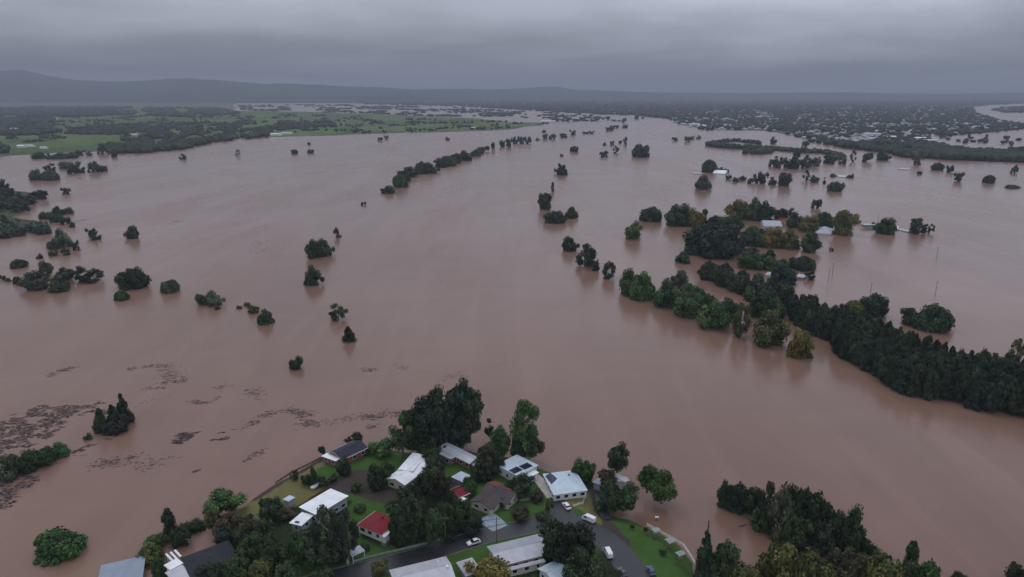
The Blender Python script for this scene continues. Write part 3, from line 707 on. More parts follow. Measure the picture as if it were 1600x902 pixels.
for a in [(781, 220, 789, 231), (789, 217, 801, 232), (800, 215, 809, 226), (808, 214, 819, 226), (818, 214, 831, 226), (848, 210, 856, 219), (857, 212, 862, 218), (861, 210, 868, 219), (874, 209, 887, 216), (890, 204, 901, 212), (836, 216, 843, 220),
          (910, 206, 919, 210), (919, 205, 929, 210), (946, 199, 953, 206), (951, 197, 959, 205), (957, 196, 967, 201), (972, 196, 981, 201), (865, 185, 875, 190), (876, 186, 884, 190), (884, 184, 893, 190), (894, 186, 905, 190),
          (905, 183, 917, 189), (921, 186, 928, 190), (928, 186, 936, 190), (948, 182, 953, 188), (955, 187, 963, 190), (963, 188, 972, 190), (972, 185, 978, 193), (991, 181, 998, 187), (1002, 182, 1007, 186), (846, 203, 853, 208), (768, 223, 773, 237)]:
    pl = 'straight beyond the diagonal row' if a[0] < 845 and a[1] > 205 else 'on its upper branch' if a[1] < 195 and a[0] < 940 else 'below the upper branch' if a[0] < 935 else 'by the far river bend'
    T(*a, 'round', 'dk', 'tiny tree of the far flooded line, ' + pl, group=G2 + ' ' + pl)
for a, k, c, lab in [
    ((890, 229, 905, 238), 'dome', 'dk', 'low dark tree alone left of the mid river pair near the far bend'),
    ((937, 237, 951, 247), 'round', 'dk', 'small round tree left of its taller pointed neighbour in far midstream'),
    ((957, 228, 968, 240), 'oak', 'dk', 'pointed tree just right of a small round one in far midstream'),
    ((974, 215, 980, 226), 'column', 'dk', 'thin upright tree above the big lone dome tree in far midstream'),
    ((966, 220, 972, 225), 'round', 'dk', 'very small tree beside the thin upright one in far midstream'),
    ((953, 221, 960, 228), 'round', 'dk', 'little round tree behind the pointed one in far midstream'),
    ((942, 223, 948, 228), 'round', 'dk', 'leftmost speck of the little trees in far midstream'),
    ((989, 228, 1015, 247), 'dome', 'dk', 'big lone dome shaped tree with a wide skirt in far midstream'),
    ((875, 241, 880, 245), 'shrub', 'dk', 'tiny bush top above the leaning pair in midstream'),
    ((866, 256, 879, 272), 'oak', 'dk', 'taller left half of the leaning dark pair in midstream'),
    ((871, 260, 888, 275), 'round', 'dk', 'lower right half of the leaning dark pair in midstream'),
    ((861, 285, 866, 300), 'column', 'gy', 'thin bare looking stem above the upright midstream tree'),
    ((843, 304, 862, 330), 'round', 'md', 'upright green tree above the flat dark pair in midstream'),
    ((850, 331, 885, 349), 'dome', 'dk', 'flat dark tree mass left in the pair below the upright one'),
    ((882, 325, 902, 343), 'round', 'md', 'small round tree at the right of the flat dark pair'),
    ((880, 372, 903, 394), 'round', 'dk', 'dark tree at upper left of the midstream chain'),
    ((900, 382, 935, 417), 'open', 'dk', 'tall ragged tree in the middle of the midstream chain'),
    ((925, 408, 936, 426), 'shrub', 'dk', 'small low tree under the tall ragged one of the midstream chain'),
    ((940, 410, 963, 435), 'open', 'gy', 'thin greyish tree left of the large rounded green one'),
    ((968, 424, 1000, 464), 'round', 'md', 'left half of the large rounded green tree mass in midstream'),
    ((985, 432, 1023, 471), 'dome', 'gr', 'right brighter half of the large rounded green mass in midstream'),
    ((977, 350, 1003, 376), 'round', 'gr', 'lone bright green round tree left of the flooded farm grove'),
    ((1001, 326, 1033, 347), 'dome', 'dk', 'wide low dark tree behind the lone bright green one'),
    ((1050, 215, 1059, 221), 'round', 'dk', 'small lone tree before the wooded town point'),
    ((1057, 395, 1079, 413), 'round', 'md', 'small round tree left of the dark grey grove strip'),
    ((1040, 323, 1082, 356), 'round', 'dk', 'dark broad tree at the left end of the farm grove'),
    ((1072, 330, 1100, 357), 'round', 'yl', 'yellowish tree beside the dark one at the left of the farm grove'),
    ((1094, 328, 1106, 350), 'column', 'dk', 'narrow dark conifer behind the yellowish grove tree'),
    ((1103, 338, 1127, 358), 'round', 'dk', 'dark crown between conifer and olive trees of the grove'),
    ((1134, 316, 1172, 346), 'round', 'ol', 'tall olive tree at the back of the farm grove'),
    ((1163, 315, 1192, 346), 'dome', 'md', 'dark rounded tree right of the tall olive one'),
    ((1184, 320, 1212, 349), 'round', 'dk', 'dark tree near the red roofed farm building'),
    ((1124, 340, 1160, 368), 'round', 'md', 'middle green tree behind the giant dark fig'),
    ((1077, 353, 1162, 403), 'dome', 'bl', 'giant spreading dark fig in the centre of the farm grove'),
    ((1158, 357, 1200, 386), 'dome', 'md', 'left green part of the hedge like row right of the giant fig'),
    ((1190, 359, 1226, 390), 'round', 'yl', 'golden green tree in the row right of the giant fig'),
    ((1216, 362, 1249, 391), 'round', 'ol', 'olive tree closing the row right of the giant fig'),
    ((1211, 328, 1231, 346), 'round', 'dk', 'small dark crown above the red roofed farm building'),
    ((1231, 326, 1243, 338), 'round', 'dk', 'little round tree right above the red roofed farm building'),
    ((1230, 334, 1255, 358), 'round', 'dk', 'dark tree just right of the red roofed farm building'),
    ((1250, 340, 1281, 365), 'round', 'ol', 'broad olive green tree left of the blue grey farm roof'),
    ((1274, 334, 1302, 357), 'dome', 'dk', 'round dark tree standing behind the blue grey farm roof'),
    ((1303, 333, 1336, 371), 'round', 'ol', 'large tall tree right of the blue grey farm roof'),
    ((1336, 344, 1345, 350), 'shrub', 'dk', 'small bush beside the large tall farm tree'),
    ((1361, 348, 1369, 353), 'shrub', 'dk', 'small bush just left of the round green farm tree'),
    ((1368, 343, 1397, 368), 'round', 'gr', 'round green tree left of the bright white flooded roof'),
    ((1421, 341, 1447, 365), 'open', 'dk', 'ragged dark tree at the right end of the flooded farm line'),
    ((1444, 350, 1453, 363), 'open', 'dk', 'thin tree between the last two of the farm line'),
    ((1451, 350, 1460, 365), 'open', 'dk', 'last thin tree at the far right of the farm line'),
    ((1251, 366, 1280, 397), 'round', 'md', 'pale green round tree below the blue grey farm roof'),
    ((1296, 388, 1303, 393), 'shrub', 'dk', 'tiny bush alone in open water right of the farm grove'),
    ((1163, 387, 1186, 401), 'round', 'dk', 'small dark crown at the lower right of the giant fig'),
    ((1150, 396, 1186, 421), 'round', 'gr', 'green tree below the giant fig and above the grey strip'),
    ((1178, 400, 1216, 423), 'dome', 'gr', 'flat bright green shrubby tree mass near the small white shed'),
    ((1195, 392, 1212, 408), 'round', 'dk', 'dark round crown above the bright green shrubby mass'),
    ((1212, 406, 1236, 420), 'dome', 'md', 'low green trees left of the flooded grey shed'),
    ((1236, 402, 1274, 423), 'dome', 'dk', 'wide dark tree leaning over the flooded grey shed'),
    ((1257, 422, 1274, 437), 'open', 'dk', 'small ragged tree at the right end of the flooded grey shed'),
    ((1207, 418, 1244, 445), 'dome', 'bl', 'solid dark dome tree just left of the flooded grey shed'),
    ((1024, 440, 1066, 484), 'round', 'md', 'left front tree of the big green riverside clump'),
    ((1046, 424, 1074, 452), 'round', 'gy', 'pale topmost tree of the big green riverside clump'),
    ((1058, 446, 1100, 478), 'dome', 'gr', 'bright green ridge tree of the riverside clump'),
    ((1050, 460, 1098, 498), 'round', 'md', 'wide front tree in the middle of the riverside clump'),
    ((1084, 458, 1120, 488), 'dome', 'gr', 'right shoulder tree of the riverside clump'),
    ((1092, 474, 1140, 518), 'round', 'gr', 'yellow green front tree right of the riverside clump gap'),
    ((1118, 470, 1158, 502), 'dome', 'dk', 'dark tree behind the yellow green front one'),
    ((1144, 474, 1172, 526), 'open', 'ol', 'tall thin olive tree over bright water at the river edge'),
    ((1165, 452, 1212, 500), 'round', 'md', 'big green tree where riverside clump meets the dark tree belt'),
    ((1200, 470, 1229, 505), 'round', 'md', 'green tree right of the thin olive river edge tree'),
    ((1178, 490, 1230, 544), 'round', 'ol', 'large yellow green tree at the water edge before the dark belt'),
    ((1229, 517, 1268, 561), 'round', 'yl', 'separate olive yellow tree at the river edge, left of the dark belt'),
    ((1318, 471, 1352, 493), 'dome', 'ol', 'flat topped dull tree behind the dark belt'),
    ((1347, 463, 1386, 497), 'round', 'bl', 'very dark round tree right of the flat topped one behind the belt'),
    ((1410, 484, 1442, 511), 'round', 'md', 'lighter left half of the lone mound of trees right of the belt'),
    ((1430, 478, 1487, 518), 'dome', 'dk', 'large dark right half of the lone mound behind the belt'),
    ((1580, 530, 1602, 562), 'open', 'ol', 'pale olive tree cut by the right edge behind the belt'),
    ((1097, 252, 1121, 271), 'dome', 'dk', 'dark dome tree beside the white flooded roof on the far right water'),
    ((1119, 262, 1130, 269), 'shrub', 'dk', 'low bush right of the dome tree by the white flooded roof'),
    ((1130, 265, 1139, 271), 'shrub', 'dk', 'tiny bush at the right end of the white flooded roof'),
    ((1085, 276, 1110, 298), 'round', 'gy', 'pale grey green tree below the white flooded roof'),
    ((1133, 274, 1143, 281), 'round', 'dk', 'small tree first from left in the row below the levee'),
    ((1145, 278, 1155, 285), 'shrub', 'dk', 'second small low tree in the row below the levee'),
    ((1154, 276, 1166, 283), 'shrub', 'dk', 'third small low tree in the row below the levee'),
    ((1167, 279, 1180, 288), 'round', 'dk', 'low dark tree left of the taller one in the row below the levee'),
    ((1177, 272, 1190, 288), 'round', 'dk', 'left of the two tall trees in the row below the levee'),
    ((1185, 270, 1199, 289), 'round', 'dk', 'right taller tree of the close pair in the row below the levee'),
    ((1200, 278, 1213, 290), 'round', 'dk', 'small square looking tree between the tall pair and big round tree'),
    ((1215, 272, 1235, 293), 'round', 'dk', 'big round tree at the right of the row below the levee'),
    ((1254, 266, 1266, 282), 'open', 'dk', 'ragged tree beside the half sunk shed on the right water'),
    ((1265, 276, 1280, 286), 'shrub', 'dk', 'low bushes right of the ragged tree by the half sunk shed'),
    ((1286, 278, 1291, 287), 'column', 'dk', 'small post like tree right of the half sunk shed'),
    ((1297, 272, 1308, 277), 'shrub', 'dk', 'low bush at the left end of the thin white roof'),
    ((1324, 273, 1334, 279), 'shrub', 'dk', 'low bush at the right end of the thin white roof'),
    ((1293, 286, 1316, 300), 'dome', 'md', 'mound shaped tree below the thin white roof'),
    ((1314, 286, 1321, 293), 'round', 'dk', 'tiny dark tree touching the mound shaped one'),
    ((1268, 312, 1284, 327), 'round', 'dk', 'lone tree above the flooded farm grove in open right water'),
    ((1287, 243, 1304, 257), 'round', 'dk', 'dark tree at the left before the far right tree belt'),
    ((1310, 246, 1324, 258), 'round', 'gy', 'greyish tree right of the dark one before the far belt'),
    ((1327, 235, 1338, 253), 'open', 'dk', 'leftmost tall tree hanging from the far right belt'),
    ((1347, 240, 1362, 255), 'round', 'dk', 'second tree hanging from the far right belt'),
    ((1371, 237, 1391, 252), 'round', 'dk', 'broad dark tree hanging from the far right belt'),
    ((1427, 240, 1441, 260), 'round', 'ol', 'tall olive tree standing before the far right belt'),
    ((1433, 268, 1441, 273), 'shrub', 'dk', 'tiny bush below the tall olive belt tree'),
    ((1456, 256, 1474, 267), 'dome', 'dk', 'flat dark tree, first of three stepping down on the right water'),
    ((1478, 259, 1490, 271), 'round', 'dk', 'round tree, second of three stepping down on the right water'),
    ((1490, 270, 1505, 285), 'round', 'dk', 'darkest tree, third of three stepping down on the right water'),
    ((1537, 275, 1554, 287), 'dome', 'gy', 'pale fringed tree far right between a dark trio and flat log shape'),
    ((1580, 262, 1590, 272), 'round', 'dk', 'small upright tree near the right edge of the water'),
    ((1585, 258, 1590, 263), 'shrub', 'dk', 'tiny crown above the small upright tree at right edge'),
    ((1572, 290, 1592, 295), 'shrub', 'dk', 'flat dark drowned tree top near the right edge'),
    ((1203, 215, 1213, 226), 'round', 'dk', 'small round tree behind the levee belt at left'),
    ((1253, 221, 1263, 232), 'round', 'dk', 'small round tree behind the levee belt at right'),
    ((1575, 230, 1604, 240), 'dome', 'dk', 'dark tree at the right edge above the far belt'),
    # left water
    ((96, 294, 109, 305), 'round', 'dk', 'small tree alone right of the left edge grove'),
    ((280, 241, 291, 250), 'round', 'dk', 'small dark tree alone below the left bank wood'),
    ((367, 234, 375, 243), 'open', 'br', 'small brownish tree alone in the upper left water'),
    ((455, 234, 465, 241), 'dome', 'dk', 'left tree of the distant low pair on the upper water'),
    ((480, 234, 491, 240), 'dome', 'dk', 'right tree of the distant low pair on the upper water'),
    ((480, 223, 485, 227), 'shrub', 'dk', 'tiny tree top just above the distant low pair'),
    ((590, 215, 598, 221), 'round', 'dk', 'left one of two tiny trees close to the green bank'),
    ((600, 212, 607, 218), 'round', 'dk', 'right one of two tiny trees close to the green bank'),
    ((696, 215, 703, 220), 'shrub', 'br', 'tiny brown tree top above the diagonal row'),
    ((563, 316, 572, 321), 'shrub', 'dk', 'tiny dark tree top left of the diagonal row end'),
    ((521, 356, 533, 371), 'cone', 'dk', 'small pointed tree above the midstream twin trees'),
    ((478, 378, 500, 406), 'round', 'dk', 'left of the midstream twin trees'),
    ((496, 376, 520, 402), 'round', 'md', 'right of the midstream twin trees'),
    ((475, 420, 503, 447), 'round', 'dk', 'round dark tree directly below the midstream twins'),
    ((514, 475, 543, 499), 'open', 'md', 'ragged leafy tree in open water left of centre'),
    ((534, 511, 555, 534), 'cone', 'dk', 'small cone shaped tree below the ragged leafy one'),
    ((451, 560, 473, 578), 'shrub', 'so', 'nearly black round bush alone in the near water'),
    ((401, 486, 427, 507), 'dome', 'dk', 'dark dome tree at the right of a few low tops'),
    ((387, 478, 404, 490), 'round', 'ol', 'small dull tree top left of the dark dome tree'),
    ((369, 478, 379, 483), 'shrub', 'bn', 'leftmost tiny top left of the dark dome tree'),
    ((381, 473, 392, 479), 'shrub', 'bn', 'second tiny top left of the dark dome tree'),
    ((306, 461, 330, 477), 'shrub', 'gy', 'greyish left half of the low clump left of the dome tree'),
    ((323, 456, 349, 479), 'round', 'pg', 'paler green right half of the low clump'),
    ((334, 478, 344, 484), 'shrub', 'bn', 'tiny brown top under the low pale clump'),
    ((251, 439, 278, 458), 'dome', 'gy', 'grey green dome tree right of the big squarish tree'),
    ((184, 421, 230, 452), 'dome', 'dk', 'big squarish dark tree with a frayed skirt on the left water'),
    ((179, 455, 201, 470), 'dome', 'gr', 'small green dome below the big squarish tree'),
    ((196, 355, 214, 375), 'round', 'gy', 'pale leaning tree alone in the left water'),
    ((135, 358, 150, 371), 'round', 'dk', 'upper left crown of a small dark leaning pair'),
    ((142, 362, 157, 376), 'round', 'dk', 'lower right crown of a small dark leaning pair'),
    ((72, 376, 92, 391), 'round', 'pg', 'pale left part of the light tree clump near left edge'),
    ((84, 360, 109, 390), 'round', 'pg', 'tall pale tree of the light clump near left edge'),
    ((112, 378, 124, 393), 'round', 'dk', 'small tree right of the tall pale one'),
    ((76, 392, 91, 401), 'shrub', 'bn', 'low brownish bush under the tall pale tree'),
    ((95, 389, 109, 400), 'shrub', 'dk', 'low dark bush under the tall pale tree'),
    ((57, 398, 68, 405), 'shrub', 'dk', 'tiny bush left below the light tree clump'),
    ((15, 406, 42, 419), 'dome', 'dk', 'flat dark tree near the left edge above the wide left clump'),
    ((-2, 431, 9, 438), 'shrub', 'dk', 'half cut bush at the left edge in a short row'),
    ((8, 435, 17, 441), 'shrub', 'dk', 'second bush of the short row from the left edge'),
    ((20, 433, 34, 444), 'dome', 'dk', 'third and roundest bush of the short row from the left edge'),
    ((62, 409, 82, 431), 'round', 'gy', 'upright pale tree atop the wide left clump'),
    ((36, 425, 76, 454), 'round', 'gy', 'broad left tree of the wide left clump'),
    ((77, 433, 108, 457), 'dome', 'gy', 'lower right tree of the wide left clump'),
    ((87, 418, 114, 438), 'open', 'dk', 'leftmost tree of the long ragged row near left edge'),
    ((108, 416, 137, 441), 'open', 'dk', 'middle tree of the long ragged row near left edge'),
    ((132, 421, 161, 441), 'open', 'dk', 'right tree of the long ragged row near left edge'),
    ((80, 324, 97, 338), 'round', 'dk', 'top tree of the staggered dark group by the grove'),
    ((95, 326, 114, 335), 'shrub', 'bn', 'flat brown top trailing right of the staggered group'),
    ((62, 333, 81, 343), 'shrub', 'dk', 'left low tree of the staggered group'),
    ((78, 336, 98, 348), 'shrub', 'dk', 'middle low tree of the staggered group'),
    ((94, 340, 110, 352), 'round', 'dk', 'lower right tree of the staggered group'),
    ((109, 348, 118, 356), 'shrub', 'dk', 'last small bush below the staggered group'),
    ((47, 267, 67, 283), 'round', 'gy', 'left tree of the grey flooded pair above the grove'),
    ((66, 268, 91, 283), 'dome', 'gy', 'right tree of the grey flooded pair above the grove'),
    ((68, 256, 86, 268), 'open', 'dk', 'thin tree just above the grey flooded pair'),
    ((92, 254, 114, 264), 'shrub', 'gy', 'low grey bushes behind the dark flooded pair'),
    ((102, 260, 118, 273), 'round', 'dk', 'left lower tree of the dark flooded pair upper left'),
    ((115, 254, 131, 272), 'round', 'dk', 'right taller tree of the dark flooded pair upper left'),
    ((137, 254, 153, 271), 'round', 'gy', 'taller left tree of the rightmost pair upper left'),
    ((149, 260, 167, 269), 'shrub', 'dk', 'trailing low right tree of the rightmost pair upper left'),
    ((50, 239, 68, 249), 'dome', 'dk', 'dark tree at the shore of the leftmost green paddock'),
    ((72, 240, 79, 250), 'round', 'dk', 'small tree right of the dark shore tree'),
    ((82, 240, 106, 249), 'dome', 'gy', 'left of the low grey trees along the paddock shore'),
    ((103, 239, 121, 248), 'dome', 'gy', 'right of the low grey trees along the paddock shore'),
    ((118, 235, 132, 244), 'round', 'dk', 'dark crown ending the paddock shore row'),
    ((135, 237, 144, 244), 'round', 'dk', 'tiny tree between the shore row and the wood'),
    ((152, 229, 166, 242), 'round', 'dk', 'tree at the left corner of the left bank wood'),
    ((174, 237, 183, 247), 'round', 'dk', 'tiny tree just below the left bank wood'),
    # near left
    ((178, 617, 206, 662), 'cone', 'dk', 'tall pointed top of the dark drowned conifers beside debris'),
    ((166, 634, 190, 672), 'cone', 'so', 'middle conifer of the drowned dark group beside debris'),
    ((145, 640, 166, 676), 'cone', 'dk', 'leftmost conifer of the drowned dark group beside debris'),
    ((160, 652, 200, 679), 'shrub', 'so', 'dark low foliage at the foot of the drowned conifers'),
    ((130, 678, 144, 688), 'shrub', 'gr', 'small green bush just left of the drowned conifers'),
    ((74, 696, 106, 716), 'shrub', 'gr', 'right tip of the green bushes in the debris at left edge'),
    ((50, 702, 84, 730), 'round', 'md', 'brighter middle of the green bushes in the debris'),
    ((22, 708, 58, 740), 'shrub', 'dk', 'dark left middle of the green bushes in the debris'),
    ((-6, 714, 30, 752), 'round', 'gy', 'greyish bush cut by the left edge in the debris'),
    ((58, 826, 128, 873), 'dome', 'gr', 'large round dark green tree alone in the near left water'),
]:
    T(*a, k, c, lab)
for a in [(1070, 214, 1077, 223), (1074, 214, 1080, 222), (1079, 213, 1085, 219), (1088, 212, 1095, 218)]:
    T(*a, 'round', 'dk', 'small dark tree of the short slanting row before the wooded town point', group='short slanting row of far trees')
for i, a in enumerate([(1201, 249, 1216, 262), (1211, 245, 1226, 263), (1222, 248, 1238, 265), (1233, 246, 1250, 264), (1244, 249, 1260, 264), (1254, 247, 1268, 262), (1263, 248, 1275, 261), (1270, 246, 1284, 260), (1240, 236, 1250, 250), (1256, 238, 1264, 249)]):
    T(*a, 'oak' if i % 2 else 'round', 'dk', 'dark tree inside the flooded thicket below the levee belt', group='trees of the flooded thicket')

def grove(poly, n, wr, hr, kinds, cols, label, group, seed, spacing, land=None, name=None, secs=False):
    rn = random.Random(seed); W = [tuple(at(x, y, 0)[:2]) for x, y in poly]; low_ = name
    xs = [p[0] for p in W]; ys = [p[1] for p in W]; pts = []; tries = 0
    while len(pts) < n and tries < 20000:
        tries += 1; x = rn.uniform(min(xs), max(xs)); y = rn.uniform(min(ys), max(ys))
        if not inpoly(x, y, W): continue
        if any((x - a) ** 2 + (y - b_) ** 2 < spacing ** 2 for a, b_ in pts): continue
        pts.append((x, y))
    for x, y in pts:
        w_ = rn.uniform(*wr) / 2; h = rn.uniform(*hr); k = rn.choice(kinds)
        lb, gp = label, group
        if secs:
            a0 = (x - min(xs)) / (max(xs) - min(xs)); near = sum(1 for a, b_ in pts if abs(a - x) < 7 and b_ < y); far = sum(1 for a, b_ in pts if abs(a - x) < 7 and b_ > y)
            part = ('left end', 'left quarter', 'left of its middle', 'right of its middle', 'right quarter', 'right end')[min(5, int(a0 * 6))]
            side = 'river side edge' if near == 0 else 'far side edge' if far == 0 else 'deep inside'
            lb = label + ', ' + side + ', ' + part; gp = group + ' ' + side + ' ' + part
        place_tree(x, y, -2.5, h / 2 - .2, w_, w_, h / 2, k, rn.choice(cols), lb, gp, lod=(y > 700), name=name)
    return pts
# the long dark belt of she-oaks at right, upper strip and main body
grove([(1106, 424), (1130, 434), (1170, 446), (1210, 458), (1235, 468), (1222, 480), (1170, 464), (1120, 446), (1098, 436)], 34, (7, 10), (9, 13), ['oak', 'oak', 'round'], ['gy', 'dk', 'bn'],
      'dull tree of the narrow upper strip', 'trees of the narrow upper strip', 51, 5.0, secs=True)
grove([(1226, 480), (1262, 492), (1318, 512), (1368, 528), (1405, 545), (1470, 572), (1540, 588), (1680, 612), (1680, 668), (1600, 652), (1540, 643), (1480, 628), (1425, 620), (1385, 600), (1345, 578), (1312, 556), (1300, 536), (1248, 513)],
      215, (6.5, 10), (12, 15), ['oak', 'round', 'cone', 'oak'], ['so', 'dk', 'dk', 'bl'], 'dark she oak of the long belt', 'trees of the long dark belt', 52, 4.5, secs=True)
grove([(-40, 318), (8, 306), (40, 312), (72, 308), (60, 325), (30, 333), (-30, 338)], 26, (12, 17), (10, 15), ['round', 'oak'], ['dk', 'bl', 'gy'], 'dark tree of the grove at the left edge', 'trees of the left edge grove', 53, 9)
grove([(-40, 352), (0, 350), (40, 352), (70, 355), (80, 364), (30, 371), (-40, 376)], 26, (10, 15), (6, 10), ['dome', 'round'], ['md', 'gy', 'pg'], 'lighter low tree in front of the dark grove at the left edge', 'light trees before the left edge grove', 54, 8)
grove([(-20, 292), (12, 296), (6, 306), (-20, 310)], 6, (12, 18), (12, 17), ['round'], ['dk'], 'taller dark tree at the back of the left edge grove', 'back trees of the left edge grove', 55, 12)

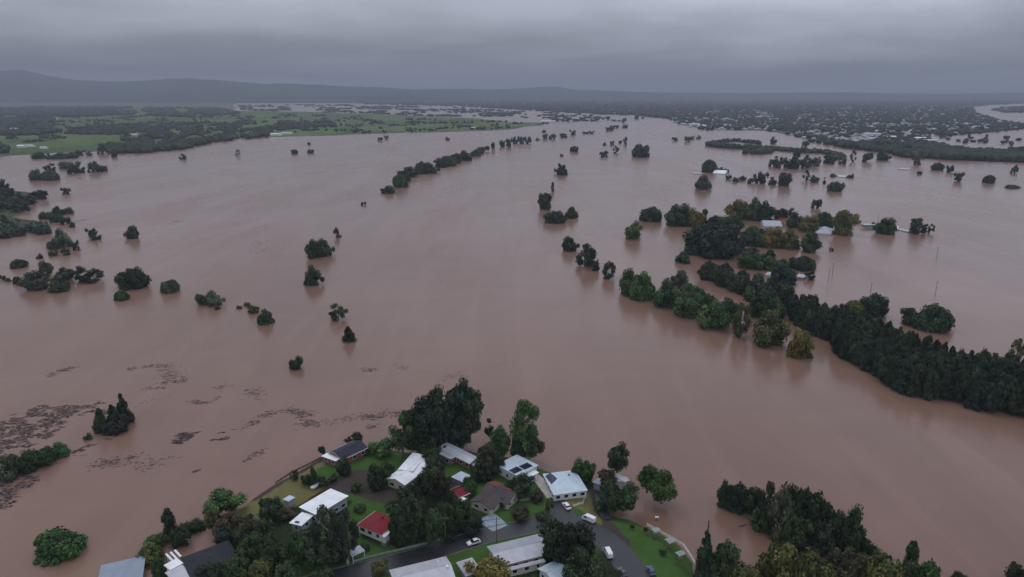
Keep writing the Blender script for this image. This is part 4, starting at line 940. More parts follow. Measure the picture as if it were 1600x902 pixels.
# --- trees of the near streets and shore (land=True ones stand on the spur)
for a, k, c, lab, land, clear in [
    ((608, 652, 648, 706), 'open', 'md', 'open tree with visible stems at the left end of the tall waterside group', True, 3.0),
    ((628, 640, 664, 700), 'round', 'dk', 'second tree from the left in the tall waterside group', True, 1.0),
    ((642, 622, 690, 700), 'round', 'bl', 'tall dark tree left of centre in the waterside group', True, 0.5),
    ((664, 612, 712, 702), 'round', 'bl', 'massive dark tree in the centre of the waterside group', True, 0.5),
    ((696, 600, 740, 688), 'round', 'bl', 'tallest dark tree with a pointed top in the waterside group', True, 0.5),
    ((712, 616, 755, 690), 'round', 'dk', 'dark right shoulder tree of the waterside group', True, 0.5),
    ((634, 664, 668, 704), 'round', 'md', 'lower left understorey tree of the waterside group', True, 0.0),
    ((660, 660, 700, 704), 'round', 'dk', 'lower middle understorey tree of the waterside group', True, 0.0),
    ((692, 648, 736, 694), 'round', 'bl', 'lower right understorey tree of the waterside group', True, 0.0),
    ((690, 622, 724, 668), 'round', 'dk', 'inner crown behind the right shoulder of the waterside group', True, 3.0),
    ((640, 812, 668, 850), 'shrub', 'md', 'leafy shrub under the tall dark garden tree', True, 0.0),
    ((610, 818, 642, 852), 'shrub', 'dk', 'dark shrub right of the red roofed house', True, 0.0),
    ((512, 742, 528, 754), 'shrub', 'dk', 'dark shrub left of the dirt track top', True, 0.0),
    ((548, 752, 566, 768), 'shrub', 'gr', 'green shrub in the middle of the dirt track bend', True, 0.0),
    ((552, 786, 572, 800), 'shrub', 'md', 'green shrub above the red roof corner', True, 0.0),
    ((618, 790, 634, 804), 'shrub', 'gr', 'green shrub at the lower end of the dirt track', True, 0.0),
    ((560, 846, 578, 860), 'shrub', 'gr', 'green shrub between the red roofed house and the open carport', True, 0.0),
    ((690, 830, 714, 846), 'shrub', 'dk', 'dark hedge shrub at the right end of the street fence', True, 0.0),
    ((776, 776, 796, 792), 'shrub', 'md', 'green shrub between the brown roof and the front lawn', True, 0.0),
    ((836, 800, 856, 812), 'shrub', 'md', 'green hedge shrub at the street edge of the front lawn', True, 0.0),
    ((930, 782, 944, 796), 'shrub', 'gr', 'small green shrub beside the side track', True, 0.0),
    ((1030, 858, 1042, 868), 'shrub', 'so', 'dark small shrub in the middle of the green park', True, 0.0),
    ((984, 820, 992, 827), 'shrub', 'so', 'tiny dark shrub high in the green park', True, 0.0),
    ((1006, 824, 1014, 831), 'shrub', 'so', 'tiny dark shrub near the top end of the park fence', True, 0.0),
    ((488, 885, 520, 905), 'shrub', 'md', 'green shrub beside the street end at the bottom', True, 0.0),
    ((580, 876, 606, 898), 'shrub', 'ol', 'olive shrub at the left gable of the bottom grey roof', True, 0.0),
    ((757, 654, 771, 682), 'column', 'dk', 'thin dark tree between the waterside group and the tall gum', True, 0.5),
    ((764, 668, 797, 712), 'round', 'gr', 'mid green tree just left of the tall open gum', True, 0.5),
    ((796, 626, 843, 700), 'open', 'gr', 'tall open gum tree standing over the pale blue roof', True, 4.0),
    ((812, 672, 851, 712), 'open', 'md', 'low drooping limb crown at the right foot of the tall gum', True, 1.0),
    ((796, 690, 824, 718), 'round', 'dk', 'dark lower crown under the tall gum', True, 0.0),
    ((742, 695, 772, 740), 'round', 'bn', 'brownish green tree between two pale roofs', True, 0.3),
    ((758, 706, 786, 742), 'round', 'dk', 'dark tree left of the solar panelled pale blue roof', True, 0.3),
    ((538, 683, 551, 694), 'shrub', 'dk', 'small dark shore bush left behind the navy roof', True, 0),
    ((549, 675, 566, 692), 'round', 'dk', 'round dark shore bush behind the navy roof ridge', True, 0),
    ((498, 697, 509, 711), 'round', 'dk', 'small round shore bush at the left corner of the navy roof', True, 0),
    ((576, 688, 612, 712), 'round', 'gr', 'round green shrubby tree right of the navy roof', True, 0.3),
    ((566, 702, 580, 712), 'shrub', 'dk', 'dark bush touching the right corner of the navy roof', True, 0),
    ((524, 716, 548, 742), 'shrub', 'dk', 'dark bush in front of the navy roofed house', True, 0),
    ((572, 728, 606, 762), 'round', 'dk', 'dark round tree left of the white jagged roof', True, 0.2),
    ((590, 722, 616, 745), 'shrub', 'md', 'green shrub behind the dark round garden tree', True, 0.0),
    ((484, 728, 496, 760), 'column', 'dk', 'narrow dark shrub beside the dry lawn', True, 0),
    ((470, 740, 490, 758), 'shrub', 'dk', 'dark shrub at the top of the dry lawn', True, 0),
    ((452, 735, 466, 750), 'shrub', 'br', 'brownish shrub at the shoreline above the dry lawn', True, 0),
    ((492, 745, 512, 760), 'shrub', 'dk', 'dark low shrub behind the white boat', True, 0),
    ((402, 780, 438, 814), 'round', 'dk', 'dark round tree left of the tiny blue shed', True, 0.2),
    ((430, 790, 462, 812), 'round', 'bn', 'dull tree between tiny blue shed and lower white roof', True, 0.2),
    ((322, 762, 380, 802), 'round', 'gr', 'large green tree on the left tip of the spur', True, 0.5),
    ((320, 797, 342, 835), 'round', 'ol', 'dull olive tree below the large green tip tree', True, 0.3),
    ((340, 800, 372, 835), 'round', 'br', 'brownish tree below the large green tip tree', True, 0.3),
    ((336, 818, 372, 848), 'shrub', 'bl', 'blackish green bush over the brown pool', True, 0),
    ((364, 808, 402, 846), 'round', 'bn', 'brown green tree right of the brown pool', True, 0.5),
    ((392, 812, 432, 858), 'round', 'dk', 'dark tree between the pool side trees and lower white roof', True, 0.8),
    ((370, 838, 412, 884), 'round', 'md', 'green tree at the right end of the charcoal roof', True, 0.8),
    ((404, 845, 448, 892), 'round', 'dk', 'dark tree in the dense lower left garden', True, 0.8),
    ((440, 838, 478, 882), 'round', 'gr', 'brighter tree in the dense lower left garden', True, 0.8),
    ((452, 826, 492, 856), 'round', 'dk', 'dark tree under the lower white roof', True, 0.5),
    ((470, 842, 510, 886), 'round', 'dk', 'dark tree right of the bright garden tree', True, 0.8),
    ((380, 875, 424, 915), 'round', 'ol', 'olive tree at the bottom edge left of the street', True, 0.5),
    ((428, 878, 468, 915), 'round', 'md', 'green tree at the bottom edge near the street end', True, 0.5),
    ((310, 880, 352, 915), 'shrub', 'dk', 'dark bush before the charcoal roofed house', True, 0.0),
    ((346, 868, 384, 908), 'round', 'md', 'green tree before the charcoal roofed house', True, 0.3),
    ((487, 792, 540, 866), 'open', 'gy', 'large grey green gum over the big white roof', True, 3.0),
    ((520, 800, 560, 868), 'open', 'gy', 'right crown of the big grey gum beside the red roof', True, 3.0),
    ((500, 836, 545, 876), 'round', 'dk', 'dark understorey tree below the grey gums', True, 0.3),
    ((606, 784, 640, 850), 'round', 'dk', 'dark tree touching the red roof at right', True, 0.8),
    ((630, 778, 668, 842), 'round', 'dk', 'tall dark tree in the central garden row', True, 0.8),
    ((606, 812, 632, 846), 'shrub', 'bl', 'blue green shrub at the right corner of the red roof', True, 0),
    ((655, 796, 692, 850), 'round', 'md', 'green tree above the street fence', True, 0.8),
    ((676, 786, 708, 834), 'round', 'dk', 'dark tree left of the brown tiled roof', True, 0.6),
    ((700, 782, 734, 826), 'round', 'md', 'leafy green tree at the left foot of the brown tiled roof', True, 0.3),
    ((716, 796, 754, 832), 'shrub', 'dk', 'dark shrubs beside the blue grey drive', True, 0),
    ((660, 716, 698, 770), 'round', 'dk', 'dark tree between the white jagged roof and the charcoal carport', True, 0.6),
    ((676, 735, 704, 778), 'round', 'bn', 'dull tree left of the small red roof', True, 0.5),
    ((648, 740, 676, 790), 'round', 'dk', 'dark tree below the white jagged roof', True, 0.3),
    ((620, 758, 652, 784), 'shrub', 'dk', 'dark shrub below the eave of the white jagged roof', True, 0),
    ((655, 700, 690, 730), 'round', 'dk', 'dark tree behind the long grey roof', True, 0.6),
    ((720, 748, 745, 775), 'shrub', 'gr', 'green shrub right of the small ice blue carport', True, 0),
    ((735, 722, 768, 752), 'round', 'dk', 'dark tree under the long grey roof end', True, 0.3),
    ((790, 742, 835, 776), 'round', 'dk', 'dark tree between terracotta ridge and concrete drive', True, 0.2),
    ((828, 766, 850, 784), 'shrub', 'br', 'reddish brown shrubs at the foot of the concrete drive', True, 0),
    ((798, 790, 826, 812), 'shrub', 'bn', 'dark brownish shrub on the small front lawn', True, 0),
    ((850, 780, 866, 802), 'shrub', 'gr', 'green hedge shrub at the right end of the front lawn', True, 0),
    ((895, 716, 930, 748), 'round', 'gr', 'round green tree behind the windowed pale blue house', True, 0.3),
    ((950, 695, 982, 742), 'round', 'dk', 'dark upright tree over the small pale lean-to', True, 0.8),
    ((936, 735, 962, 768), 'round', 'br', 'purplish bare tree left of the small pale lean-to', True, 0.5),
    ((998, 726, 1026, 770), 'round', 'gr', 'left green tree of the shore clump past the lean-to', True, 0.0),
    ((1012, 734, 1056, 780), 'round', 'gr', 'right wide green tree of the shore clump past the lean-to', True, 0.0),
    ((938, 756, 972, 796), 'round', 'dk', 'dark bush tree below the blue shed roof', True, 0.0),
    ((962, 758, 1000, 796), 'round', 'md', 'green bush tree above the muddy inlet', True, 0.0),
    ((844, 818, 900, 880), 'round', 'dk', 'left crown of the great dark tree over the street', True, 1.0),
    ((872, 816, 930, 885), 'round', 'so', 'right crown of the great dark tree over the street', True, 1.0),
    ((880, 858, 940, 925), 'round', 'dk', 'lower crown of the great dark tree over the street', True, 1.0),
    ((726, 870, 796, 925), 'round', 'yl', 'large yellow green tree at the bottom edge between roofs', True, 0.5),
    ((1560, 1002, 1570, 1010), 'shrub', 'dk', 'unused', False, 0),
    ((254, 797, 274, 842), 'column', 'bl', 'tall narrow cypress standing in water by the left shore', False, 0),
    ((268, 823, 298, 855), 'shrub', 'dk', 'dark slanting bush at the foot of the left cypress', False, 0),
    ((292, 813, 320, 832), 'shrub', 'dk', 'low dark bush between the left cypress and the spur', False, 0),
    ((224, 835, 262, 862), 'round', 'gr', 'green tree left below the left cypress', False, 0),
    ((216, 852, 258, 882), 'round', 'ol', 'olive bush above the dull blue flooded roof', False, 0),
    ((238, 876, 262, 905), 'shrub', 'gr', 'green bush between dull blue roof and the pergola', False, 0),
    # bottom right
    ((1122, 758, 1148, 796), 'round', 'dk', 'leftmost dark tree of the big flooded clump at lower right', False, 0),
    ((1140, 756, 1168, 803), 'round', 'bl', 'second dark tree of the big flooded clump', False, 0),
    ((1162, 766, 1194, 806), 'round', 'dk', 'third dark tree of the big flooded clump', False, 0),
    ((1186, 754, 1214, 825), 'open', 'gy', 'tall pale stemmed gum in the big flooded clump', False, 0),
    ((1200, 768, 1244, 852), 'round', 'gy', 'broad grey green tree right of the pale stemmed gum', False, 0),
    ((1226, 770, 1268, 850), 'round', 'dk', 'big dark tree in the middle of the flooded clump', False, 0),
    ((1256, 776, 1302, 858), 'round', 'dk', 'tallest dark tree right of the middle of the flooded clump', False, 0),
    ((1288, 806, 1330, 864), 'round', 'dk', 'ragged dark tree near the right end of the flooded clump', False, 0),
    ((1318, 804, 1358, 872), 'round', 'dk', 'rounded dark tree closing the flooded clump at right', False, 0),
    ((1216, 800, 1262, 858), 'round', 'md', 'green crown low in the front of the flooded clump', False, 0),
    ((1268, 812, 1312, 862), 'round', 'gy', 'grey green crown low in the right front of the flooded clump', False, 0),
    ((1176, 790, 1216, 832), 'round', 'md', 'green crown at the foot of the pale stemmed gum', False, 0),
    ((1346, 852, 1378, 882), 'shrub', 'dk', 'low dark tree past the right end of the flooded clump', False, 0),
    ((1374, 866, 1394, 884), 'shrub', 'dk', 'small dark bush past the right end of the flooded clump', False, 0),
    ((1240, 838, 1290, 872), 'shrub', 'so', 'dark undergrowth in front of the flooded clump', False, 0),
    ((1086, 838, 1120, 908), 'cone', 'bl', 'dark blue green conifer right of the park fence', False, 0),
    ((1110, 848, 1152, 912), 'round', 'md', 'green tree right of the blue green conifer', False, 0),
    ((1186, 852, 1262, 925), 'dome', 'ol', 'large olive domed tree at the bottom edge', False, 0),
    ((1232, 862, 1304, 925), 'dome', 'ol', 'second olive domed tree at the bottom edge', False, 0),
    ((1140, 884, 1196, 930), 'dome', 'ol', 'olive bush at the bottom edge left of the olive domes', False, 0),
    ((1296, 866, 1352, 925), 'round', 'bn', 'dull brown green tree at the bottom edge', False, 0),
    ((1342, 868, 1408, 925), 'dome', 'ol', 'olive tree at the bottom edge left of the right cypress', False, 0),
    ((1396, 878, 1442, 925), 'round', 'md', 'green tree at the foot of the right cypress', False, 0),
    ((1428, 880, 1472, 925), 'dome', 'gr', 'bright green tree right of the right cypress', False, 0),
    ((1415, 847, 1434, 890), 'column', 'dk', 'narrow dark cypress rising at lower right', False, 0),
    ((1488, 895, 1508, 912), 'shrub', 'dk', 'small tree tip at the bottom edge right of the bright green tree', False, 0),
    ((1574, 885, 1612, 925), 'round', 'so', 'black green tree in the bottom right corner', False, 0),
]:
    if lab != 'unused': T(*a, k, c, lab, land=land, clear=clear, name=None, pale='gum' in lab)

# ------------------------------------------------------------------ houses
def frame_from(A, B, C, z):
    """three eave corners in photo pixels at height z above the ground -> origin, yaw, length, width"""
    g = 2.4
    for _ in range(3):
        a, b_, c = at(*A, g + z), at(*B, g + z), at(*C, g + z); g = plane_z((a.x + b_.x) / 2, (a.y + b_.y + c.y) / 3) if z >= 0 and not WATER[0] else 0.0
    d = b_ - a; n = Vector((-d.y, d.x, 0)).normalized(); w_ = (c - a).dot(n)
    if w_ < 0: a, b_ = b_, a; d = -d; n = -n; w_ = -w_
    return Vector((a.x, a.y, g)), math.atan2(d.y, d.x), d.length, w_
WATER = [False]
def roof_geo(kind, L, W, h, pitch, e=0.0, th=0.16):
    """roof slabs in local coordinates; returns MB (0 = near slope, 1 = far slope, 2 = edge)"""
    mb = MB(); x0, x1, y0, y1 = -e, L + e, -e, W + e
    if kind == 'skillion':
        rh = (y1 - y0) * pitch
        mb.add([(x0, y0, h), (x1, y0, h), (x1, y1, h + rh), (x0, y1, h + rh), (x0, y0, h + th), (x1, y0, h + th), (x1, y1, h + rh + th), (x0, y1, h + rh + th)], [(4, 5, 6, 7)], 0)
        mb.add([(x0, y0, h), (x1, y0, h), (x1, y1, h + rh), (x0, y1, h + rh), (x0, y0, h + th), (x1, y0, h + th), (x1, y1, h + rh + th), (x0, y1, h + rh + th)],
               [(0, 3, 2, 1), (0, 1, 5, 4), (1, 2, 6, 5), (2, 3, 7, 6), (3, 0, 4, 7)], 2)
        return mb, rh
    ym = (y0 + y1) / 2; rh = (y1 - y0) / 2 * pitch; ins = (y1 - y0) / 2 if kind == 'hip' else 0.0
    if kind == 'hip': ins = min(ins, (x1 - x0) * .45)
    r0, r1 = (x0 + ins, ym, h + rh + th), (x1 - ins, ym, h + rh + th)
    v = [(x0, y0, h + th), (x1, y0, h + th), (x1, y1, h + th), (x0, y1, h + th), r0, r1]
    mb.add(v, [(0, 1, 5, 4)], 0); mb.add(v, [(2, 3, 4, 5)], 1)
    if kind == 'hip': mb.add(v, [(1, 2, 5), (3, 0, 4)], 0)
    # fascia and underside
    u = [(x0, y0, h), (x1, y0, h), (x1, y1, h), (x0, y1, h)]
    if kind == 'hip':
        mb.add(v[:4] + u, [(4, 5, 1, 0), (5, 6, 2, 1), (6, 7, 3, 2), (7, 4, 0, 3), (4, 7, 6, 5)], 2)
    else:
        w_ = [(x0, ym, h + rh), (x1, ym, h + rh)]
        vv = v + u + w_   # 0-5 top, 6-9 bottom, 10,11 lower ridge
        mb.add(vv, [(6, 7, 1, 0), (8, 9, 3, 2), (6, 0, 4, 10), (10, 4, 3, 9), (7, 11, 5, 1), (11, 8, 2, 5), (6, 10, 11, 7), (9, 8, 11, 10)], 2)
    return mb, rh
def section(root, A, B, C, kind, roofm, wallm, ez=2.9, pitch=0.36, over=0.45, edge='trim_white', roofm2=None, base=None, wins=True, posts=False, windy=None, stilts=0.0, rlabel=None, seed=0):
    org, yaw, L, W = frame_from(A, B, C, ez + stilts)
    rnd = random.Random(int(A[0] * 7 + A[1]) + seed)
    first = root.get('_yaw') is None
    if first:
        root.location = org; root['_yaw'] = yaw; root.rotation_euler = (0, 0, yaw)
    M = Matrix.Translation(root.location).to_4x4() @ Matrix.Rotation(root.rotation_euler.z, 4, 'Z')
    Ml = M.inverted() @ (Matrix.Translation(org) @ Matrix.Rotation(yaw, 4, 'Z'))
    def put(name, mb, mats, parent=None):
        o = mb.build(name, mats, parent or root)
        if parent is None: o.location = Ml.to_translation(); o.rotation_euler = Ml.to_euler()
        return o
    e = over; iL0, iL1, iW0, iW1 = e, L - e, e, W - e; base_z = -0.8 if not WATER[0] else -2.5
    H = ez + stilts
    mb, rh = roof_geo(kind, L, W, H, pitch, 0.0)
    ro = put('roof', mb, [roofm2 or roofm, roofm, edge])
    if rlabel: ro['label'] = rlabel
    if kind != 'skillion':
        rg = MB(); ins = min(W / 2, L * .45) if kind == 'hip' else 0
        rg.tube((ins, W / 2, H + rh + .15), (L - ins, W / 2, H + rh + .15), .13, .13, 6)
        o = rg.build('ridge_cap', roofm if 'white' in roofm or 'blue' in roofm or 'grey' in roofm else 'trim_dark', ro)
    for yy in ((-0.07,) if kind == 'skillion' else (-0.07, W + .07)):
        gt = MB(); gt.box(0, yy - .06, H - .02, L, yy + .06, H + .13); gt.build('gutter', edge, ro)
    if posts:
        for k in range(max(2, int(L / 3.5) + 1)):
            for yy in (iW0 * .5, W - iW0 * .5):
                p = MB(); x = .25 + (L - .5) * k / max(1, int(L / 3.5)); hz = H + (yy / W * rh if kind == 'skillion' else 0)
                p.box(x - .07, yy - .07, base_z, x + .07, yy + .07, hz - .01); put('post', p, 'trim_white')
        return dict(org=org, yaw=yaw, L=L, W=W, H=H, rh=rh, ro=ro, pitch=pitch, kind=kind)
    wb = MB(); z0 = base_z if stilts == 0 else stilts - .2
    if kind == 'gable':
        g0 = H + (iW0 / (W / 2)) * rh - .01
        poly = [(iW0, z0), (iW1, z0), (iW1, H), (W / 2, H + rh * (1 - 0.04) - .02), (iW0, H)]
        vs = [(iL0, y, z) for y, z in poly] + [(iL1, y, z) for y, z in poly]; n = 5
        wb.add(vs, [(0, 4, 3, 2, 1), (5, 6, 7, 8, 9)] + [(i, (i + 1) % n, (i + 1) % n + n, i + n) for i in range(n) if i not in (2, 3)])
    elif kind == 'skillion':
        a = H + iW0 / W * rh - .01; b_ = H + iW1 / W * rh - .01
        wb.add([(iL0, iW0, z0), (iL1, iW0, z0), (iL1, iW1, z0), (iL0, iW1, z0), (iL0, iW0, a), (iL1, iW0, a), (iL1, iW1, b_), (iL0, iW1, b_)],
               [(0, 3, 2, 1), (4, 5, 6, 7), (0, 1, 5, 4), (1, 2, 6, 5), (2, 3, 7, 6), (3, 0, 4, 7)])
    else:
        wb.box(iL0, iW0, z0, iL1, iW1, H - .01)
    put('wall', wb, wallm)
    if stilts:
        for k in range(4):
            for yy in (iW0 + .1, iW1 - .1):
                p = MB(); x = iL0 + .2 + (iL1 - iL0 - .4) * k / 3; p.box(x - .12, yy - .12, base_z, x + .12, yy + .12, stilts - .2); put('stump', p, 'wall_grey')
    if wins:
        zb = stilts + (0.95 if ez < 4 else 1.0); zt = zb + 1.15
        sides = [('y', iW0, -1, iL0, iL1), ('y', iW1, 1, iL0, iL1), ('x', iL0, -1, iW0, iW1), ('x', iL1, 1, iW0, iW1)]
        door_done = False
        for ax, c, sg, a, b_ in sides:
            n = max(1, int((b_ - a) / (2.5 if windy else 3.0)))
            for k in range(n):
                m = a + (b_ - a) * (k + .5) / n + rnd.uniform(-.25, .25) * (0 if windy else 1); hw = windy or rnd.choice((.45, .7, .9))
                isdoor = (not door_done and ax == 'y' and sg == -1 and k == n // 2 and not windy)
                lo, hi = (stilts + .02, stilts + 2.05) if isdoor else (zb, zt)
                if isdoor: hw = .45; door_done = True
                def bx(mb, h0, h1, l, u_, pr, dp=0.0):
                    if ax == 'y': mb.box(m - h0, c - .02 if sg > 0 else c - pr, l, m + h1, c + pr if sg > 0 else c + .02, u_)
                    else: mb.box(c - .02 if sg > 0 else c - pr, m - h0, l, c + pr if sg > 0 else c + .02, m + h1, u_)
                fb = MB(); t = .09
                bx(fb, hw + t, -hw, lo - t, hi + t, .07); bx(fb, -hw, hw + t, lo - t, hi + t, .07)
                bx(fb, hw, hw, hi, hi + t, .07); bx(fb, hw, hw, lo - t, lo, .07)
                f = put('door' if isdoor else 'window', fb, 'trim_white' if wallm != 'wall_white' else 'wall_grey' if not windy else 'trim_white')
                pb = MB(); bx(pb, hw, hw, lo, hi, .035)
                pb.build('leaf' if isdoor else 'pane', 'timber' if isdoor else 'glass_dark', f)
    return dict(org=org, yaw=yaw, L=L, W=W, H=H, rh=rh, ro=ro, pitch=pitch, kind=kind)
def house(name, label, cat, secs, group=None):
    r = empty(name, (0, 0, 0)); tag(r, label, cat, group); out = []
    for s in secs:
        out.append(section(r, *s[0], **s[1]))
    if '_yaw' in r: del r['_yaw']
    r['_done'] = 1; del r['_done']
    return r, out
def on_slope(S, px, py, near=True):
    """local (x,y) on a roof under a photo pixel"""
    z = S['H'] + S['rh'] * .4 + S['org'].z
    p = at(px, py, z) - S['org']; c, s_ = math.cos(-S['yaw']), math.sin(-S['yaw'])
    return p.x * c - p.y * s_, p.x * s_ + p.y * c
def slope_z(S, y):
    if S['kind'] == 'skillion': return S['H'] + y / S['W'] * S['rh'] + .16
    return S['H'] + (1 - abs(y - S['W'] / 2) / (S['W'] / 2)) * S['rh'] + .16
def panels(S, px0, py0, nx, ny, along='x', pw=1.0, ph=1.65, parent=None):
    x, y = on_slope(S, px0, py0)
    for i in range(nx):
        for j in range(ny):
            a, b_ = (x + i * (pw + .04), y + j * (ph + .04))
            b2 = b_ + ph; a2 = a + pw
            if a < .05 or a2 > S['L'] - .05 or b_ < .05 or b2 > S['W'] - .05: continue
            if S['kind'] != 'skillion' and (b_ - S['W'] / 2) * (b2 - S['W'] / 2) < 0: continue
            z0, z1 = slope_z(S, b_), slope_z(S, b2)
            mb = MB(); v = []
            for (xx, yy, zz) in ((a, b_, z0), (a2, b_, z0), (a2, b2, z1), (a, b2, z1)): v.append((xx, yy, zz + .05))
            v += [(q[0], q[1], q[2] + .06) for q in v]
            mb.add(v, [(0, 3, 2, 1), (4, 5, 6, 7), (0, 1, 5, 4), (1, 2, 6, 5), (2, 3, 7, 6), (3, 0, 4, 7)])
            mb.build('solar_panel', 'solar_cells', S['ro'])
def vent(S, px, py, r=.22, h=.5, mat='trim_dark'):
    x, y = on_slope(S, px, py); x = min(max(x, .4), S['L'] - .4); y = min(max(y, .4), S['W'] - .4); z = slope_z(S, y)
    mb = MB(); mb.tube((x, y, z - .05), (x, y, z + h), r, r, 8); mb.tube((x, y, z + h + .01), (x, y, z + h + .12), r * 1.5, r * .4, 8); mb.build('roof_vent', mat, S['ro'])

D = dict
house('house', 'house with navy roof and a white lean-to over a red brick wall, at the shore', 'house', [
    (((512, 708), (553, 689), (534, 720), 'gable', 'roof_navy', 'wall_brick'), D(ez=2.9, edge='trim_white')),
    (((553, 689), (575, 699), (543, 697), 'hip', 'roof_navy', 'wall_brick'), D(ez=2.75, edge='trim_white', wins=False)),
    (((502, 713.5), (511, 708.5), (521, 725), 'skillion', 'roof_white', 'wall_brick'), D(ez=2.4, pitch=.05))])
r, S = house('house', 'large house with a stepped bright white metal roof beside the dirt track', 'house', [
    (((603, 749), (655, 711), (626, 764), 'gable', 'roof_white', 'wall_cream'), D(ez=3.0, pitch=.30)),
    (((622, 734), (645, 708), (640, 744), 'skillion', 'roof_white', 'wall_cream'), D(ez=4.1, pitch=.04, wins=False)),
    (((645, 729), (664, 715), (661, 740), 'skillion', 'roof_white', 'wall_cream'), D(ez=3.3, pitch=.04))])
r, S = house('house', 'long house with weathered pale grey roof behind the small charcoal carport', 'house', [
    (((701, 693), (750, 717), (690, 703), 'gable', 'roof_light_grey', 'wall_brick'), D(ez=3.0, pitch=.3)),
    (((689, 703), (714, 714), (684, 711), 'skillion', 'roof_light_grey', 'wall_brick'), D(ez=2.6, pitch=.15)),
    (((734, 724), (748, 731), (738, 719), 'skillion', 'roof_light_grey', 'wall_white'), D(ez=2.4, pitch=.08, wins=False))])
vent(S[0], 695, 700, .5, .5)
r, S = house('carport', 'small ice blue flat roof joined to a charcoal shed roof', 'carport', [
    (((705, 746), (721, 737), (722, 756), 'skillion', 'roof_ice', 'wall_white'), D(ez=2.7, pitch=.04, wins=False)),
    (((697, 752), (704, 746), (718, 762), 'skillion', 'roof_charcoal', 'wall_grey'), D(ez=2.3, pitch=.05, edge='trim_dark', wins=False))])
house('cottage', 'small cottage with dull red roof and a tiny white porch', 'cottage', [
    (((702, 766), (719, 759), (709, 782), 'gable', 'roof_red', 'wall_brick'), D(ez=2.7, pitch=.3)),
    (((712, 781), (721, 776), (718, 787), 'skillion', 'roof_white', 'wall_white'), D(ez=2.2, pitch=.08, wins=False))])
r, S = house('house', 'pale blue flat roofed house with two solar arrays and white rear deck', 'house', [
    (((775, 727), (808, 711), (804, 748), 'skillion', 'roof_pale_blue', 'wall_white'), D(ez=3.6, pitch=.03)),
    (((806, 750), (835, 735), (812, 755), 'skillion', 'roof_white', 'wall_white'), D(ez=2.6, pitch=.02))])
S0 = S[0]
for (ax, ay, bx, by) in ((798, 742, 817, 733), (817, 734, 833, 727)):
    x0, y0 = on_slope(S0, ax, ay); x1, y1 = on_slope(S0, bx, by)
    # rows run along the edge that faces the drive
    dx, dy = x1 - x0, y1 - y0
    L_ = math.hypot(dx, dy); u = (dx / L_, dy / L_)
    n = max(2, int(L_ / 1.05)); vx, vy = -u[1], u[0]
    cx, cy = S0['L'] / 2, S0['W'] / 2
    if (cx - x0) * vx + (cy - y0) * vy < 0: vx, vy = -vx, -vy
    for i in range(n):
        for j in range(2):
            q = [(x0 + u[0] * (i * 1.04 + a) + vx * (j * 1.7 + b_ - .9), y0 + u[1] * (i * 1.04 + a) + vy * (j * 1.7 + b_ - .9)) for a, b_ in ((0, 0), (1, 0), (1, 1.62), (0, 1.62))]
            if not all(0.05 < p[0] < S0['L'] - .05 and .05 < p[1] < S0['W'] - .05 for p in q): continue
            v = [(p[0], p[1], slope_z(S0, p[1]) + .05) for p in q]; v += [(a, b_, c + .06) for a, b_, c in v]
            mb = MB(); mb.add(v, [(0, 3, 2, 1), (4, 5, 6, 7), (0, 1, 5, 4), (1, 2, 6, 5), (2, 3, 7, 6), (3, 0, 4, 7)]); mb.build('solar_panel', 'solar_cells', S0['ro'])
r, S = house('house', 'pale blue roofed white house with a row of square front windows and one solar array', 'house', [
    (((848, 741.5), (899, 735), (871, 773), 'hip', 'roof_pale_blue', 'wall_white'), D(ez=2.8, pitch=.14, over=.3, windy=.72))])
for i in range(6):
    pass
S0 = S[0]
q = [on_slope(S0, *p) for p in ((852, 744), (860, 738), (871, 750), (862, 757))]
for i in range(5):
    for j in range(2):
        def bl(u_, v_):
            a = [q[0][k] * (1 - u_) * (1 - v_) + q[1][k] * (1 - u_) * v_ + q[2][k] * u_ * v_ + q[3][k] * u_ * (1 - v_) for k in (0, 1)]; return a
        c = [bl(i / 5, j / 2), bl(i / 5, j / 2 + .48), bl(i / 5 + .19, j / 2 + .48), bl(i / 5 + .19, j / 2)]
        def hz(p):
            x, y = p; e = min(x, S0['L'] - x, y, S0['W'] - y); return S0['H'] + .16 + max(0, e) * .14
        v = [(p[0], p[1], hz(p) + .07) for p in c]; v += [(a, b_, c_ + .07) for a, b_, c_ in v]
        mb = MB(); mb.add(v, [(0, 3, 2, 1), (4, 5, 6, 7), (0, 1, 5, 4), (1, 2, 6, 5), (2, 3, 7, 6), (3, 0, 4, 7)]); mb.build('solar_panel', 'solar_cells', S0['ro'])
vent(S0, 889, 744, .3, .4)
r, S = house('house', 'brown tiled L shaped house whose back slope shows terracotta tiles', 'house', [
    (((734, 784), (768, 758), (751, 810), 'gable', 'roof_brown', 'wall_cream'), D(ez=2.45, pitch=.38, edge='trim_dark')),
    (((773, 752), (817, 767), (757, 776), 'gable', 'roof_brown', 'wall_cream'), D(ez=2.45, pitch=.38, edge='trim_dark', roofm2='roof_terracotta', rlabel='brown roof with terracotta back slope'))])
x, y = on_slope(S[0], 757, 768)
r, S = house('house', 'big white roofed house half hidden behind the grey gums', 'house', [
    (((467, 793), (517, 764), (493, 809), 'skillion', 'roof_white', 'wall_grey'), D(ez=3.6, pitch=.05)),
    (((452, 818), (472, 801), (462, 831), 'skillion', 'roof_white', 'wall_grey'), D(ez=2.8, pitch=.03))])
panels(S[1], 456, 813, 6, 2)
house('shed', 'tiny pale blue garden shed at the edge of the dry lawn', 'shed', [
    (((442, 781), (453, 774.5), (447, 787), 'skillion', 'roof_ice', 'wall_grey'), D(ez=2.3, pitch=.05, wins=False, over=.2))])
